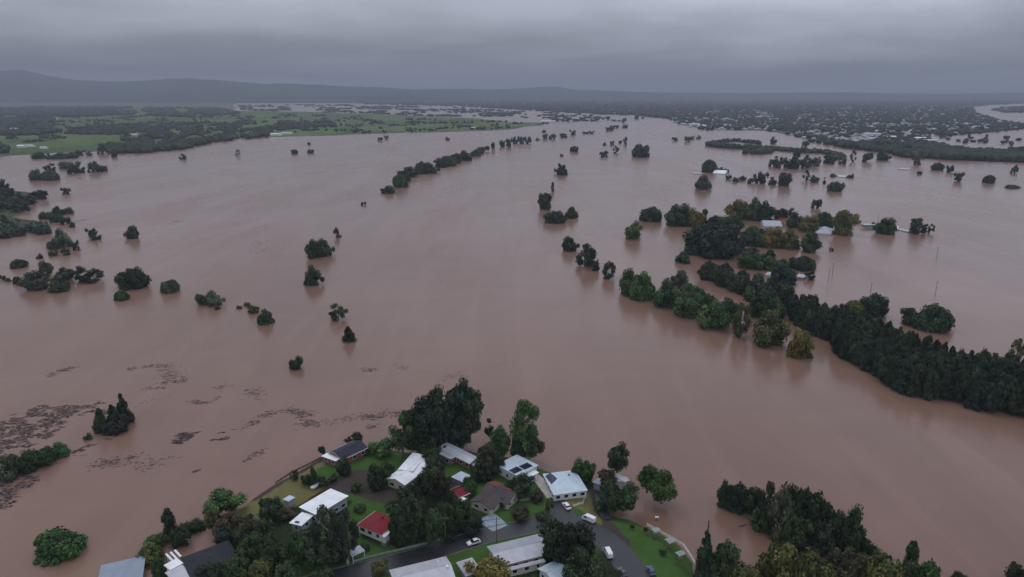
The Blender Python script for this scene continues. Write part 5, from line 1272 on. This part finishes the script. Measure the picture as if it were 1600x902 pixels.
r, S = house('house', 'red roofed house raised on stumps with white fascia beside the street fence', 'house', [
    (((557, 821), (587, 799), (594, 839), 'hip', 'roof_red', 'wall_white'), D(ez=2.5, pitch=.2, stilts=1.6)),
    (((594, 838), (607, 826), (600, 842), 'skillion', 'roof_white', 'wall_white'), D(ez=2.3, pitch=.05, stilts=1.4, wins=False))])
vent(S[0], 598, 812, .35, .5, 'roof_red')
r, S = house('house', 'grey gabled roof cut by the bottom edge left of the yellow green tree', 'house', [
    (((608, 892), (697, 870.5), (622, 930), 'gable', 'roof_light_grey', 'wall_cream'), D(ez=3.0, pitch=.26))])
vent(S[0], 699, 890, .3, .5, 'paint_white'); vent(S[0], 684, 880, .2, .4, 'trim_white')
house('shed', 'low mauve grey roof between the two large grey roofs at the bottom edge', 'shed', [
    (((713, 880), (738, 872), (722, 905), 'skillion', 'roof_mauve', 'wall_grey'), D(ez=2.4, pitch=.05, wins=False))])
house('house', 'long grey gabled roof under the great dark street tree', 'house', [
    (((761, 855), (846, 834.5), (785, 884), 'gable', 'roof_light_grey', 'wall_cream'), D(ez=3.0, pitch=.24, roofm2='roof_grey')),
    (((790, 889), (850, 874), (794, 893), 'skillion', 'roof_mauve', 'wall_cream'), D(ez=2.5, pitch=.04))])
house('house', 'ice blue gabled roof at the bottom edge below the great dark tree', 'house', [
    (((840, 890), (866, 877), (858, 918), 'gable', 'roof_pale_blue', 'wall_white'), D(ez=3.0, pitch=.32)),
    (((866, 878), (882, 880), (858, 900), 'skillion', 'roof_pale_blue', 'wall_white'), D(ez=2.9, pitch=.1, wins=False))])
r, S = house('house', 'charcoal tiled house beside the brown pool at lower left', 'house', [
    (((283, 872), (358, 845), (303, 910), 'hip', 'roof_charcoal', 'wall_brick'), D(ez=2.9, pitch=.3, edge='trim_dark')),
    (((256, 884), (277, 873), (264, 893), 'skillion', 'roof_white', 'wall_white'), D(ez=2.6, pitch=.03, wins=False)),
    (((258, 896), (284, 883), (272, 925), 'skillion', 'roof_light_grey', 'wall_white'), D(ez=2.4, pitch=.05, wins=False))])
# pergola with three white slats
pr = empty('pergola', at(270, 869, 2.6)); tag(pr, 'dark pergola with three bright white slats beside the charcoal roof', 'pergola')
prl = pr.location.copy()
for (ax, ay, bx, by) in ((259.5, 866, 275, 882), (266.5, 863, 277, 875), (273, 860, 282.5, 870)):
    a = at(ax, ay, 5.2) - prl; b_ = at(bx, by, 5.2) - prl; d = (b_ - a).normalized(); n = Vector((-d.y, d.x, 0)) * .32; mb = MB()
    v = [a - n, b_ - n, b_ + n, a + n]; v += [p + Vector((0, 0, .14)) for p in v]
    mb.add(v, [(0, 3, 2, 1), (4, 5, 6, 7), (0, 1, 5, 4), (1, 2, 6, 5), (2, 3, 7, 6), (3, 0, 4, 7)]); mb.build('slat', 'trim_white', pr)
for (ax, ay) in ((259, 867), (282, 864), (276, 880), (268, 861)):
    a = at(ax, ay, 5.1) - prl; mb = MB(); mb.box(a.x - .1, a.y - .1, -2.5, a.x + .1, a.y + .1, 2.5); mb.build('post', 'trim_dark', pr)
mb = MB(); a = at(258, 868, 5.0) - prl; b_ = at(276, 882, 5.0) - prl; c_ = at(284, 869, 5.0) - prl; d_ = at(272, 859, 5.0) - prl
for p, q_ in ((a, d_), (b_, c_)): mb.tube(p, q_, .12, .12, 4)
mb.build('beam', 'trim_dark', pr)
WATER[0] = True
house('shed', 'dull blue flat roof nearly drowned at the bottom left', 'shed', [
    (((158, 884), (228, 868), (150, 930), 'skillion', 'roof_dull_blue', 'wall_grey'), D(ez=2.6, pitch=.02, edge='trim_dark', wins=False))])
WATER[0] = False
house('shed', 'small pale lean-to roof under the dark upright shore tree', 'shed', [
    (((958, 743), (966, 740), (972, 757), 'skillion', 'roof_light_grey', 'wall_white'), D(ez=2.5, pitch=.06, wins=False)),
    (((972, 744), (982, 747), (966, 753), 'skillion', 'roof_light_grey', 'wall_white'), D(ez=2.1, pitch=.06, wins=False))])
house('shed', 'dark blue grey shed roof right of the windowed pale blue house', 'shed', [
    (((925, 754), (938, 745), (935, 772), 'skillion', 'roof_dull_blue', 'wall_grey'), D(ez=2.6, pitch=.06, wins=False, edge='trim_dark'))])
house('carport', 'grey roofed open carport near the street fence below the grey gums', 'carport', [
    (((542, 862), (562, 853), (546, 873), 'skillion', 'roof_grey', 'wall_grey'), D(ez=2.5, pitch=.05, posts=True, over=.2))])

# flooded farm buildings far out
WATER[0] = True
def fb(A, B, C, kind, roof, wall, ez, pitch, name, label, cat, **k):
    house(name, label, cat, [((A, B, C, kind, roof, wall), D(ez=ez * .7, pitch=pitch * .85, wins=False, **k))])
fb((1120, 268), (1139, 269), (1117, 271), 'gable', 'roof_white', 'wall_white', 1.3, .3, 'farm_shed', 'white roofed flooded shed beside the dark dome tree', 'shed')
fb((1080, 270), (1096, 270), (1079, 272), 'skillion', 'roof_light_grey', 'wall_grey', .7, .03, 'farm_shed', 'barely showing pale roof left of the dark dome tree', 'shed')
fb((1188, 346), (1216, 347), (1186, 353), 'gable', 'roof_grey', 'wall_white', 2.0, .3, 'farmhouse', 'flooded farmhouse with long grey roof behind the golden tree', 'farmhouse')
fb((1208, 340), (1224, 340), (1207, 346), 'gable', 'roof_terracotta', 'wall_cream', 1.6, .3, 'farmhouse', 'flooded farm building with a faded red roof between dark trees', 'farmhouse')
fb((1277, 356), (1302, 358), (1276, 364), 'hip', 'roof_grey', 'wall_white', 2.2, .35, 'farmhouse', 'flooded farmhouse with blue grey roof and white veranda edge', 'farmhouse')
fb((1343, 353), (1363, 353), (1343, 356), 'gable', 'roof_brown', 'wall_grey', 2.8, .25, 'farm_shed', 'flooded open shed with dark brown roof between bush and green tree', 'shed', posts=True)
fb((1345, 350), (1364, 350), (1344, 352), 'skillion', 'roof_light_grey', 'wall_grey', 2.2, .03, 'farm_shed', 'thin pale roof just behind the brown open shed', 'shed')
fb((1396, 354), (1406, 355), (1394, 357.5), 'gable', 'roof_white', 'wall_white', 1.6, .25, 'farm_shed', 'bright white flooded roof right of the round green tree', 'shed')
fb((1407, 357), (1428, 362), (1406, 359.5), 'gable', 'roof_light_grey', 'wall_white', .9, .2, 'farm_shed', 'nearly drowned pale roof between white roof and ragged tree', 'shed')
fb((1240, 427), (1262, 430), (1237, 433), 'skillion', 'roof_light_grey', 'wall_grey', 1.5, .05, 'farm_shed', 'flooded grey shed right of the solid dark dome tree', 'shed', edge='trim_dark')
fb((1200, 425), (1208, 426), (1199, 431), 'skillion', 'roof_light_grey', 'wall_white', 1.3, .05, 'farm_shed', 'small white shed edge left of the solid dark dome tree', 'shed')
fb((1308, 274.5), (1325, 275), (1308, 276.5), 'skillion', 'roof_white', 'wall_white', .8, .03, 'farm_shed', 'thin white roof far out on the right water between two bushes', 'shed')
fb((1263, 279), (1278, 279.5), (1263, 281), 'gable', 'roof_light_grey', 'wall_grey', 1.8, .25, 'farm_shed', 'half sunk shed beside the ragged tree on the right water', 'shed')
fb((1408, 263), (1424, 264), (1408, 265), 'skillion', 'roof_light_grey', 'wall_grey', .7, .02, 'farm_shed', 'faint drowned roof left of the three stepping trees', 'shed')
WATER[0] = False
def farbuild(px, py, L, W, h, roof, label, rz=0.0, z=1.5, rh=2.0, name='farm_shed', cat='shed'):
    p = at(px, py, z); r = empty(name, (p.x, p.y, z), rz); tag(r, label, cat)
    mb, k = roof_geo('gable', L, W, h, rh / (W / 2)); mb.build('roof', [roof, roof, 'trim_white'], r)
    w_ = MB(); w_.box(.3, .3, -.5, L - .3, W - .3, h - .01); w_.build('wall', 'wall_white', r)
for a in [(26, 231, 20, 12, 5, 'roof_white', 'white shed on the leftmost paddock near the water'), (37, 230, 26, 10, 4, 'roof_light_grey', 'longer grey white shed beside the white one on the leftmost paddock'),
          (62, 233, 18, 8, 4, 'roof_light_grey', 'low pale shed right of the pair on the leftmost paddock'),
          (422, 212, 38, 14, 5, 'roof_white', 'bright long white shed at the waters edge of the left bank'), (440, 210, 34, 12, 5, 'roof_light_grey', 'grey long shed behind the bright white one on the left bank'),
          (736, 202, 16, 12, 6, 'roof_white', 'small white house near the right end of the green bank'), (200, 212, 30, 12, 4, 'roof_light_grey', 'pale shed roofs in front of the left bank wood'),
          (76, 187, 40, 20, 6, 'roof_white', 'small pale farm roof above the leftmost dark wood'), (846, 191, 70, 22, 5, 'roof_white', 'long white roof at the tip of the green bank'),
          (14, 203, 30, 18, 5, 'roof_light_grey', 'grey farm roof at the left edge inside the dark wood')]:
    farbuild(*a)
for a in [(1091, 199, 34, 24, 7, 'roof_white', 'brightest white warehouse on the wooded town point'), (1078, 196, 44, 22, 6, 'roof_light_grey', 'pale long roof left of the brightest warehouse'),
          (1120, 197, 60, 24, 6, 'roof_grey', 'long grey roof right of the brightest warehouse'), (1136, 199, 34, 26, 7, 'roof_white', 'second white block right of the long grey roof'),
          (1384, 217, 34, 20, 6, 'roof_white', 'pale block roof in the town above the dark belt'), (1430, 219, 40, 18, 6, 'roof_white', 'bright long roof at the right end of the town'),
          (1445, 222, 38, 18, 5, 'roof_light_grey', 'grey roof right below the bright long one'), (1350, 212, 60, 24, 6, 'roof_grey', 'long flat grey roof in the middle of the town'),
          (1185, 184, 90, 30, 7, 'roof_grey', 'very long pale roof in the upper left of the town'), (1200, 188, 80, 30, 7, 'roof_grey', 'pale industrial roof below the very long one')]:
    farbuild(*a, z=2.0, name='warehouse', cat='warehouse', rh=2.5)

# ------------------------------------------------------------------ street things
def car(label, px, py, heading_px, paint, van=False, group=None):
    """heading_px: another pixel the nose points to"""
    p = pz(px, py); q_ = pz(*heading_px); yaw = math.atan2(q_.y - p.y, q_.x - p.x)
    r = empty('parked_van' if van else 'parked_car', (p.x, p.y, plane_z(p.x, p.y) + .05), yaw); tag(r, label, 'van' if van else 'car', group)
    L = 4.7 if van else 4.3; hw = .9 if van else .86
    if van: side = [(-L / 2, .45), (-L / 2, 1.85), (-L / 2 + .2, 2.05), (1.0, 2.05), (1.35, 1.9), (1.95, 1.15), (2.35, .95), (L / 2, .7), (L / 2, .4)]; belt = 1.15
    else: side = [(-L / 2, .4), (-L / 2, .85), (-L / 2 + .25, .98), (1.0, .95), (1.9, .82), (L / 2, .62), (L / 2, .38)]; belt = .95
    def body(poly, w0, w1, zs):
        mb = MB(); n = len(poly); zmax = max(z for _, z in poly)
        vs = []
        for sg in (-1, 1):
            for x, z in poly:
                w_ = w0 if z <= zs else w0 + (w1 - w0) * (z - zs) / max(.01, zmax - zs); vs.append((x, sg * w_, z))
        mb.add(vs, [tuple(range(n)), tuple(reversed(range(n, 2 * n)))] + [(i, i + n, (i + 1) % n + n, (i + 1) % n) for i in range(n)]); return mb
    body(side, hw, hw * .84 if van else hw, belt).build('body', paint, r)
    if van:
        g = MB(); g.add([(1.40, -.70, 1.86), (1.40, .70, 1.86), (1.98, .80, 1.17), (1.98, -.80, 1.17)], [(0, 1, 2, 3)])
        for sg in (-1, 1):
            g.add([(.35, sg * .94, 1.22), (1.75, sg * .94, 1.22), (1.35, sg * .86, 1.75), (.35, sg * .86, 1.78)], [(0, 1, 2, 3)])
        g.build('windscreen', 'glass_dark', r)
    else:
        cab = [(-1.85, .93), (-1.35, 1.38), (-.9, 1.45), (.15, 1.45), (.95, .93)]
        body(cab, hw * .93, hw * .74, .93).build('cabin', 'glass_dark', r)
        rf = MB(); rf.box(-1.3, -hw * .72, 1.43, .12, hw * .72, 1.49); rf.build('roof', paint, r)
    for x in (-L / 2 + .85, L / 2 - .85):
        for sg in (-1, 1):
            w_ = MB(); w_.tube((x, sg * (hw - .2), .32), (x, sg * (hw + .015), .32), .32, .32, 12); wo = w_.build('wheel', 'rubber', r)
            h = MB(); h.tube((x, sg * (hw + .016), .32), (x, sg * (hw + .03), .32), .19, .17, 8); h.build('rim', 'metal_pale', wo)
    for sg in (-1, 1):
        h = MB(); h.box(L / 2 - .12, sg * hw * .75 - .16, .52 if not van else .6, L / 2 + .02, sg * hw * .75 + .16, .66 if not van else .8); h.build('headlight', 'lamp_lens', r)
        h = MB(); h.box(-L / 2 - .02, sg * hw * .78 - .12, .6, -L / 2 + .1, sg * hw * .78 + .12, .85); h.build('tail_light', 'lamp_red', r)
        h = MB(); x = .95 if not van else 1.75; h.box(x - .08, sg * (hw + .1) - .1, 1.0, x + .08, sg * (hw + .1) + .1, 1.15); h.build('mirror', paint, r)
    return r
car('white hatchback driving on the narrow street left of the power pole', 740, 850, (720, 856), 'paint_white')
car('white car parked at the street corner before the windowed house', 885, 793, (875, 780), 'paint_white')
car('white van at the kerb beside the olive verge', 920, 814, (906, 808), 'paint_white', True)
car('white van in the middle of the wide curving road', 950, 867, (942, 852), 'paint_white', True)
car('dark car near the bottom edge on the left side of the wide road', 972, 897, (963, 886), 'paint_dark')
car('blue car with pale bonnet at the bottom edge, right side of the wide road', 1017, 895, (1010, 882), 'paint_blue')
# boat on trailer
p = pz(496, 761); q_ = pz(504, 756); bt = empty('boat_on_trailer', (p.x, p.y, plane_z(p.x, p.y)), math.atan2(q_.y - p.y, q_.x - p.x)); tag(bt, 'small white boat on a trailer on the dry lawn behind the rusty fence', 'boat')
hull = MB(); st_ = [(-2.6, .8, .55, .3), (-1, .9, .5, .3), (.8, .85, .5, .34), (2.0, .5, .55, .5), (2.8, .05, .75, .8)]
vs = []
for x, hw, zk, _ in st_: vs += [(x, -hw, 1.15), (x, -hw * .7, zk), (x, hw * .7, zk), (x, hw, 1.15), (x, hw * .8, 1.05), (x, -hw * .8, 1.05)]
hull.add(vs, [(6 * i + a, 6 * i + (a + 1) % 6, 6 * i + 6 + (a + 1) % 6, 6 * i + 6 + a) for i in range(4) for a in range(6)] + [(5, 4, 3, 2, 1, 0), (24, 25, 26, 27, 28, 29)]); hull.build('hull', 'trim_white', bt)
mb = MB(); mb.box(-.3, -.6, 1.06, .9, .6, 1.55); mb.build('cabin', 'paint_white', bt)
mb = MB(); mb.box(-2.4, -.5, .35, 3.6, -.4, .45); mb.box(-2.4, .4, .35, 3.6, .5, .45); mb.build('trailer_frame', 'metal_pale', bt)
for sg in (-1, 1): mb = MB(); mb.tube((-.8, sg * .75, .28), (-.8, sg * .95, .28), .28, .28, 10); mb.build('wheel', 'rubber', bt)
# water tanks
def tank(px, py, r_, h, label):
    p = pz(px, py); t = empty('water_tank', (p.x, p.y, plane_z(p.x, p.y) - .1)); tag(t, label, 'water tank')
    mb = MB(); mb.tube((0, 0, 0), (0, 0, h), r_, r_, 20); mb.build('barrel', 'tank_grey', t)
    mb = MB(); mb.tube((0, 0, h + .01), (0, 0, h + .4), r_ * 1.03, r_ * .15, 20); mb.build('lid', 'metal_pale', t)
tank(641, 780, 1.9, 2.2, 'round grey water tank below the white stepped roof'); tank(588, 762, .8, 1.5, 'small white water tank beside the dirt track')
# power poles with wires
def pole(px, py, h, label, base=None, name='power_pole'):
    p = pz(px, py) if base is None else at(px, py, 0); z = plane_z(p.x, p.y) if base is None else -2
    r = empty(name, (p.x, p.y, z)); tag(r, label, 'power pole'); hh = h + (2 if base is not None else 0)
    mb = MB(); mb.tube((0, 0, -.5), (0, 0, hh), .2, .13, 8); mb.build('post', 'timber', r)
    mb = MB(); mb.box(-1.2, -.06, hh - .7, 1.2, .06, hh - .55); mb.build('crossarm', 'timber', r)
    for x in (-1.05, -.4, .4, 1.05): mb = MB(); mb.tube((x, 0, hh - .55), (x, 0, hh - .35), .06, .04, 6); mb.build('insulator', 'trim_white', r)
    return Vector((p.x, p.y, z + hh - .4))
pole(776, 849, 9.5, 'dark power pole on the verge of the street beside the blue grey drive'); pole(696, 846, 9, 'dark power pole at the left end of the street fence')
for a in [(1294, 440, 'thin power pole in water right of the farm grove'), (1359, 466, 'power pole just behind the dark round tree past the belt'), (1463, 405, 'upper faint power pole alone on the right water'),
          (1461, 462, 'lower faint power pole alone on the right water'), (1371, 351, 'power pole beside the brown open shed'), (1300, 432, 'second thin pole right of the farm grove')]:
    pole(a[0], a[1], 11, a[2], base=0)
for (a, b_, lab) in ((pz(776, 849) + Vector((0, 0, 8.9)), pz(696, 846) + Vector((0, 0, 8.4)), 'overhead wires strung between the two dark street poles'),):
    r = empty('power_line', a); tag(r, lab, 'wires')
    for off in (-1.0, 0, 1.0):
        mb = MB(); prev = None
        for k in range(13):
            t = k / 12; q_ = (b_ - a) * t; q_ = Vector((q_.x + off, q_.y, q_.z - 1.0 * 4 * t * (1 - t)))
            if prev is not None: mb.tube(prev, q_, .025, .025, 4, cap=False)
            prev = q_
        mb.build('wire', 'rubber', r)
# fences
def fence(name, pts, label, mat, h=1.1, gap=2.4, rails=(.35, .95), solid=False, rail_w=.06):
    C = [pz(*p) for p in pts]; r = empty(name, (C[0].x, C[0].y, C[0].z)); tag(r, label, 'fence'); o0 = C[0]
    for a, b_ in zip(C, C[1:]):
        L = (b_ - a).length; n = max(1, round(L / gap)); d = (b_ - a).normalized(); nn = Vector((-d.y, d.x, 0)) * .03
        for k in range(n + (1 if b_ is C[-1] else 0)):
            p = a.lerp(b_, k / n) - o0; mb = MB(); mb.box(p.x - .07, p.y - .07, p.z - .3, p.x + .07, p.y + .07, p.z + h); mb.build('post', mat, r)
        for k in range(n):
            s_, e_ = a.lerp(b_, k / n) - o0 + d * .08, a.lerp(b_, (k + 1) / n) - o0 - d * .08
            if solid:
                mb = MB(); v = [s_ - nn, e_ - nn, e_ + nn, s_ + nn]; v = [x + Vector((0, 0, .05)) for x in v] + [x + Vector((0, 0, h - .05)) for x in v]
                mb.add(v, [(0, 3, 2, 1), (4, 5, 6, 7), (0, 1, 5, 4), (1, 2, 6, 5), (2, 3, 7, 6), (3, 0, 4, 7)]); mb.build('panel', mat, r)
            else:
                for rz_ in rails:
                    mb = MB(); mb.tube(s_ + Vector((0, 0, rz_)), e_ + Vector((0, 0, rz_)), rail_w, rail_w, 4); mb.build('rail', mat, r)
fence('park_fence', [(1011, 822), (1040, 838), (1068, 854), (1076, 866), (1086, 882)], 'white rail fence along the water side of the green park', 'trim_white', 1.1, 3.0, (.3, .65, 1.0), rail_w=.07)
fence('street_fence', [(553, 879), (574, 873), (620, 862), (660, 852), (687, 845)], 'pale low fence along the upper side of the street', 'shelter_roof', .9, 2.6, solid=True)
fence('rusty_fence', [(473, 794), (494, 779), (514, 766)], 'rusty brown panel fence behind the big white roof', 'rust_fence', 1.8, 2.4, solid=True)
fence('shore_fence', [(431, 756), (455, 740), (480, 728), (507, 714)], 'dark timber fence along the shore left of the navy roof', 'timber', .9, 2.6, solid=True)
fence('garden_fence', [(812, 784), (833, 781)], 'short pale green fence behind the small front lawn', 'shelter_roof', 1.0, 2.4, solid=True)
fence('front_wall', [(914, 770), (914, 778), (911, 787), (896, 792)], 'low curved white wall before the windowed house', 'trim_white', .8, 2.0, solid=True)
# picnic shelters in the park
for px, py, w_, lab in ((1024, 838, 2.6, 'small pale picnic shelter, farthest of three in the park'), (1047, 854, 3.2, 'largest pale picnic shelter, middle one of three in the park'), (1062, 875, 2.6, 'pale picnic shelter nearest the bottom edge in the park')):
    p = pz(px, py); r = empty('picnic_shelter', (p.x, p.y, p.z), .5); tag(r, lab, 'picnic shelter'); h = w_ / 2
    mb, _ = roof_geo('gable', w_, w_ * .8, 2.2, .25); o = mb.build('roof', ['shelter_roof'] * 3, r, (-h, -h * .8, 0))
    for a in (-1, 1):
        for b_ in (-1, 1): mb = MB(); mb.box(a * h * .85 - .06, b_ * h * .65 - .06, -.2, a * h * .85 + .06, b_ * h * .65 + .06, 2.19); mb.build('post', 'timber', r)
    mb = MB(); mb.box(-.8, -.35, .68, .8, .35, .75); mb.box(-.6, -.1, -.1, -.45, .1, .67); mb.box(.45, -.1, -.1, .6, .1, .67); mb.build('table', 'timber', r)
    for b_ in (-1, 1): mb = MB(); mb.box(-.8, b_ * .62 - .14, -.1, .8, b_ * .62 + .14, .45); mb.build('bench', 'timber', r)
mb = MB(); p = at(1026, 813, 0); r = empty('marker_buoy', (p.x, p.y, 0)); tag(r, 'small pale post standing in the shallow water beside the park fence', 'post')
mb.tube((0, 0, -2), (0, 0, 1.0), .25, .2, 8); mb.build('post', 'timber', r); mb = MB(); mb.box(-.6, -.3, 1.0, .6, .3, 1.35); mb.build('cap', 'trim_white', r)
# dead pine stem
p = at(1105, 840, 10); r = empty('dead_tree', (p.x, p.y, -1)); tag(r, 'bare dead tree stem above the blue green conifer', 'tree'); mb = MB()
mb.tube((0, 0, 0), (0, 0, 11), .45, .35, 8); mb.tube((0, 0, 11), (.1, 0, 17), .35, .2, 7); mb.tube((0, 0, 14), (.9, .1, 15), .1, .04, 5); mb.tube((0, 0, 12.5), (-.8, 0, 13.2), .1, .04, 5); mb.build('trunk', 'bark', r)

# ------------------------------------------------------------------ floating debris
def raft(label, shape, n, seed, width=2.0, size=(.3, 1.6), thr=-.1, name='debris_raft', nsc=.12):
    n = int(n * 1.25); width *= 2.3; size = (size[0] * .6, size[1] * .6)
    rn = random.Random(seed); V = []; F = []; TT = []
    def piece(x, y):
        s_ = rn.uniform(*size); a = rn.gauss(0.25, .5); c_, d_ = math.cos(a), math.sin(a)
        tn = rn.choice((rn.uniform(.35, .6), rn.uniform(.8, 1.3)))
        if rn.random() < .35: lx, ly, h = s_ * 1.8, s_ * .13 + .04, .10
        else: lx, ly, h = s_, s_ * rn.uniform(.3, .8), .05
        k = len(V); m_ = 6
        for zz in (-.05, h):
            for i in range(m_):
                t = 2 * math.pi * i / m_; rr_ = rn.uniform(.7, 1.1) if zz < 0 else 1.0
                xx, yy = math.cos(t) * lx * rr_, math.sin(t) * ly * rr_; V.append((x + xx * c_ - yy * d_, y + xx * d_ + yy * c_, zz))
        F.append(tuple(range(k + m_, k + 2 * m_))); TT.append(tn)
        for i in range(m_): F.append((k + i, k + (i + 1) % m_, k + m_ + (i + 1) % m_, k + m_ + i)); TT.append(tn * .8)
    cnt = 0
    if len(shape[0]) == 2 and width == 0:
        W = [tuple(at(x, y, 0)[:2]) for x, y in shape]; xs = [q[0] for q in W]; ys = [q[1] for q in W]; tr = 0; n = int(n * .62)
        while cnt < n and tr < n * 40:
            tr += 1; x = rn.uniform(min(xs), max(xs)); y = rn.uniform(min(ys), max(ys))
            if not inpoly(x, y, W): continue
            nv = noise.fractal(Vector((x * nsc, y * nsc * 1.6, seed)), .7, 2.1, 4)
            ed = min(1, edge_dist(x, y, W) / 7)
            if nv + (ed - 1) * .6 < thr: continue
            if noise.noise(Vector((x * .7, y * 1.1, seed))) + rn.gauss(0, .12) < -.02: continue
            piece(x, y); cnt += 1
    else:
        W = [at(x, y, 0) for x, y in shape]
        for _ in range(n):
            i = rn.randrange(len(W) - 1); q = W[i].lerp(W[i + 1], rn.random())
            if noise.noise(Vector((q.x * .22, q.y * .22, seed + 9))) < -.12 and rn.random() < .85: continue
            q = q.copy(); wob = noise.noise(Vector((q.x * .15, q.y * .15, seed))) * width
            piece(q.x + rn.gauss(0, width * .4), q.y + rn.gauss(0, width * .35) + wob)
    me = bpy.data.meshes.new(name); me.from_pydata(V, [], F); a = me.color_attributes.new('tint', 'FLOAT_COLOR', 'CORNER')
    vals = []
    for p_ in me.polygons:
        t = TT[p_.index]; vals += [t, t * .97, t * 1.02, 1] * p_.loop_total
    a.data.foreach_set('color', vals); o = link(name, me, 'debris'); tag(o, label, 'debris', kind='stuff'); return o
raft('large raft of floating logs and flood litter left of the drowned conifers', [(-60, 668), (0, 655), (60, 634), (110, 628), (165, 625), (168, 648), (120, 652), (100, 668), (70, 690), (40, 702), (0, 712), (-60, 730)], 5200, 61, 0, (.3, 1.3), -.22)
raft('scattered debris around the green bushes at the left edge', [(-60, 740), (0, 728), (60, 730), (105, 708), (150, 690), (175, 672), (200, 672), (190, 686), (150, 705), (120, 724), (90, 730), (60, 760), (20, 790), (-60, 850)], 2600, 62, 0, (.3, 1.2), -.12)
raft('long thin debris raft right of the drowned conifers', [(228, 694), (262, 678), (300, 672), (338, 674), (368, 677), (350, 688), (300, 690), (262, 699)], 900, 63, 0, (.3, 1.2), -.1)
for i, (pts, n, w_, lab) in enumerate([
    ([(76, 589), (92, 580), (114, 574)], 110, 1.8, 'short curved debris streak high at left'), ([(196, 577), (215, 575), (236, 573), (262, 571)], 130, 1.6, 'upper thin debris streak right of the short curved one'),
    ([(262, 575), (268, 583), (276, 590)], 120, 3.0, 'dark knot of debris between two thin streaks'), ([(252, 599), (275, 596), (299, 594)], 150, 1.8, 'lower thin debris streak under the dark knot'),
    ([(228, 605), (240, 606), (252, 607)], 40, 2, 'few debris specks under the lower thin streak'), ([(297, 629), (318, 629), (342, 621)], 130, 1.3, 'bow shaped debris streak in the near left water'),
    ([(340, 608), (352, 604), (362, 600)], 60, 1.8, 'small debris tuft above the bow shaped streak'), ([(378, 670), (392, 662), (408, 652), (430, 644)], 220, 2.2, 'slanting debris streak left of the navy roof'),
    ([(384, 618), (394, 612), (400, 620)], 60, 3, 'loose debris specks left of midstream'), ([(450, 642), (475, 645), (480, 660), (500, 662), (527, 657)], 420, 2.2, 'hooked dark debris streak above the navy roof'),
    ([(527, 657), (556, 652), (578, 652), (606, 647), (640, 643)], 300, 2.0, 'thin debris line running right from the hooked streak'), ([(562, 577), (572, 579), (582, 577), (574, 574)], 70, 1.5, 'small ring of debris in mid water'),
    ([(392, 380), (402, 378), (398, 388), (404, 396), (410, 390)], 110, 4.5, 'far patch of debris left of the midstream twins'), ([(268, 347), (284, 346)], 26, 2, 'far thin debris mark on the left water'),
    ([(620, 572), (634, 577)], 30, 2, 'few debris specks right of the small ring'), ([(690, 590), (710, 586), (728, 588)], 60, 2.4, 'faint debris specks above the waterside group'),
    ([(575, 668), (584, 664)], 30, 1.2, 'tiny debris patch right of the navy roof'), ([(180, 640), (205, 632), (260, 622)], 50, 2, 'faint debris trail right of the drowned conifers'),
    ([(150, 728), (168, 722), (196, 714)], 140, 2.4, 'debris streak running right from the left bushes'), ([(195, 722), (215, 718), (235, 726), (250, 732)], 90, 3.5, 'scattered debris bits below the long raft'),
    ([(384, 717), (398, 712), (412, 706)], 50, 1.2, 'thin debris streak left of the shore fence'), ([(110, 348), (125, 345), (136, 343)], 60, 3, 'thin debris line trailing from the staggered dark group')]):
    raft(lab, pts, n, 70 + i, w_, (.25, 1.1), name='debris_streak')
def log(px, py, px2, py2, r_, label):
    a = at(px, py, 0); b_ = at(px2, py2, 0); r = empty('floating_log', (a.x, a.y, 0)); tag(r, label, 'log'); d = b_ - a
    mb = MB(); mb.tube((0, 0, .1), d * .5 + Vector((0, 0, .18)), r_, r_ * .85, 8); mb.tube(d * .5 + Vector((0, 0, .18)), d + Vector((0, 0, .05)), r_ * .85, r_ * .5, 8); mb.build('trunk', 'bark', r)
    mb = MB(); mb.tube(d * .8, d * .85 + Vector((.4, .8, .6)), .08, .03, 5); mb.tube(d * .6, d * .6 + Vector((-.5, .7, .4)), .09, .03, 5); mb.build('branch', 'bark', r)
log(301, 738, 314, 734, .45, 'dark thick log floating below the long debris raft'); log(351, 687, 359, 684, .4, 'short dark log at the right end of the long debris raft')
log(200, 717, 212, 713, .35, 'short log left among the scattered debris bits'); log(1155, 823, 1166, 820, .4, 'dark log in muddy water left of the big flooded clump')
log(590, 653, 600, 652, .3, 'thin log on the debris line above the navy roof')

# ------------------------------------------------------------------ the air
hz = MB(); hz.box(-33000, -1500, -9.5, 33000, 30000, 620); o = hz.build('haze', [])
m = bpy.data.materials.new('haze_air'); m.use_nodes = True; nt = m.node_tree
for n in list(nt.nodes): nt.nodes.remove(n)
out = nt.nodes.new('ShaderNodeOutputMaterial'); pv = nt.nodes.new('ShaderNodeVolumePrincipled')
pv.inputs['Color'].default_value = (0.58, 0.63, 0.76, 1); pv.inputs['Density'].default_value = 0.000085; pv.inputs['Anisotropy'].default_value = 0.0
nt.links.new(pv.outputs[0], out.inputs['Volume']); o.data.materials.append(m); tag(o, 'thin grey rain haze filling the air over the plain', 'haze', kind='stuff')
print('SCENE trees', TN[0], 'houses far', len(HOUSES_FAR), 'objects', len(bpy.data.objects))
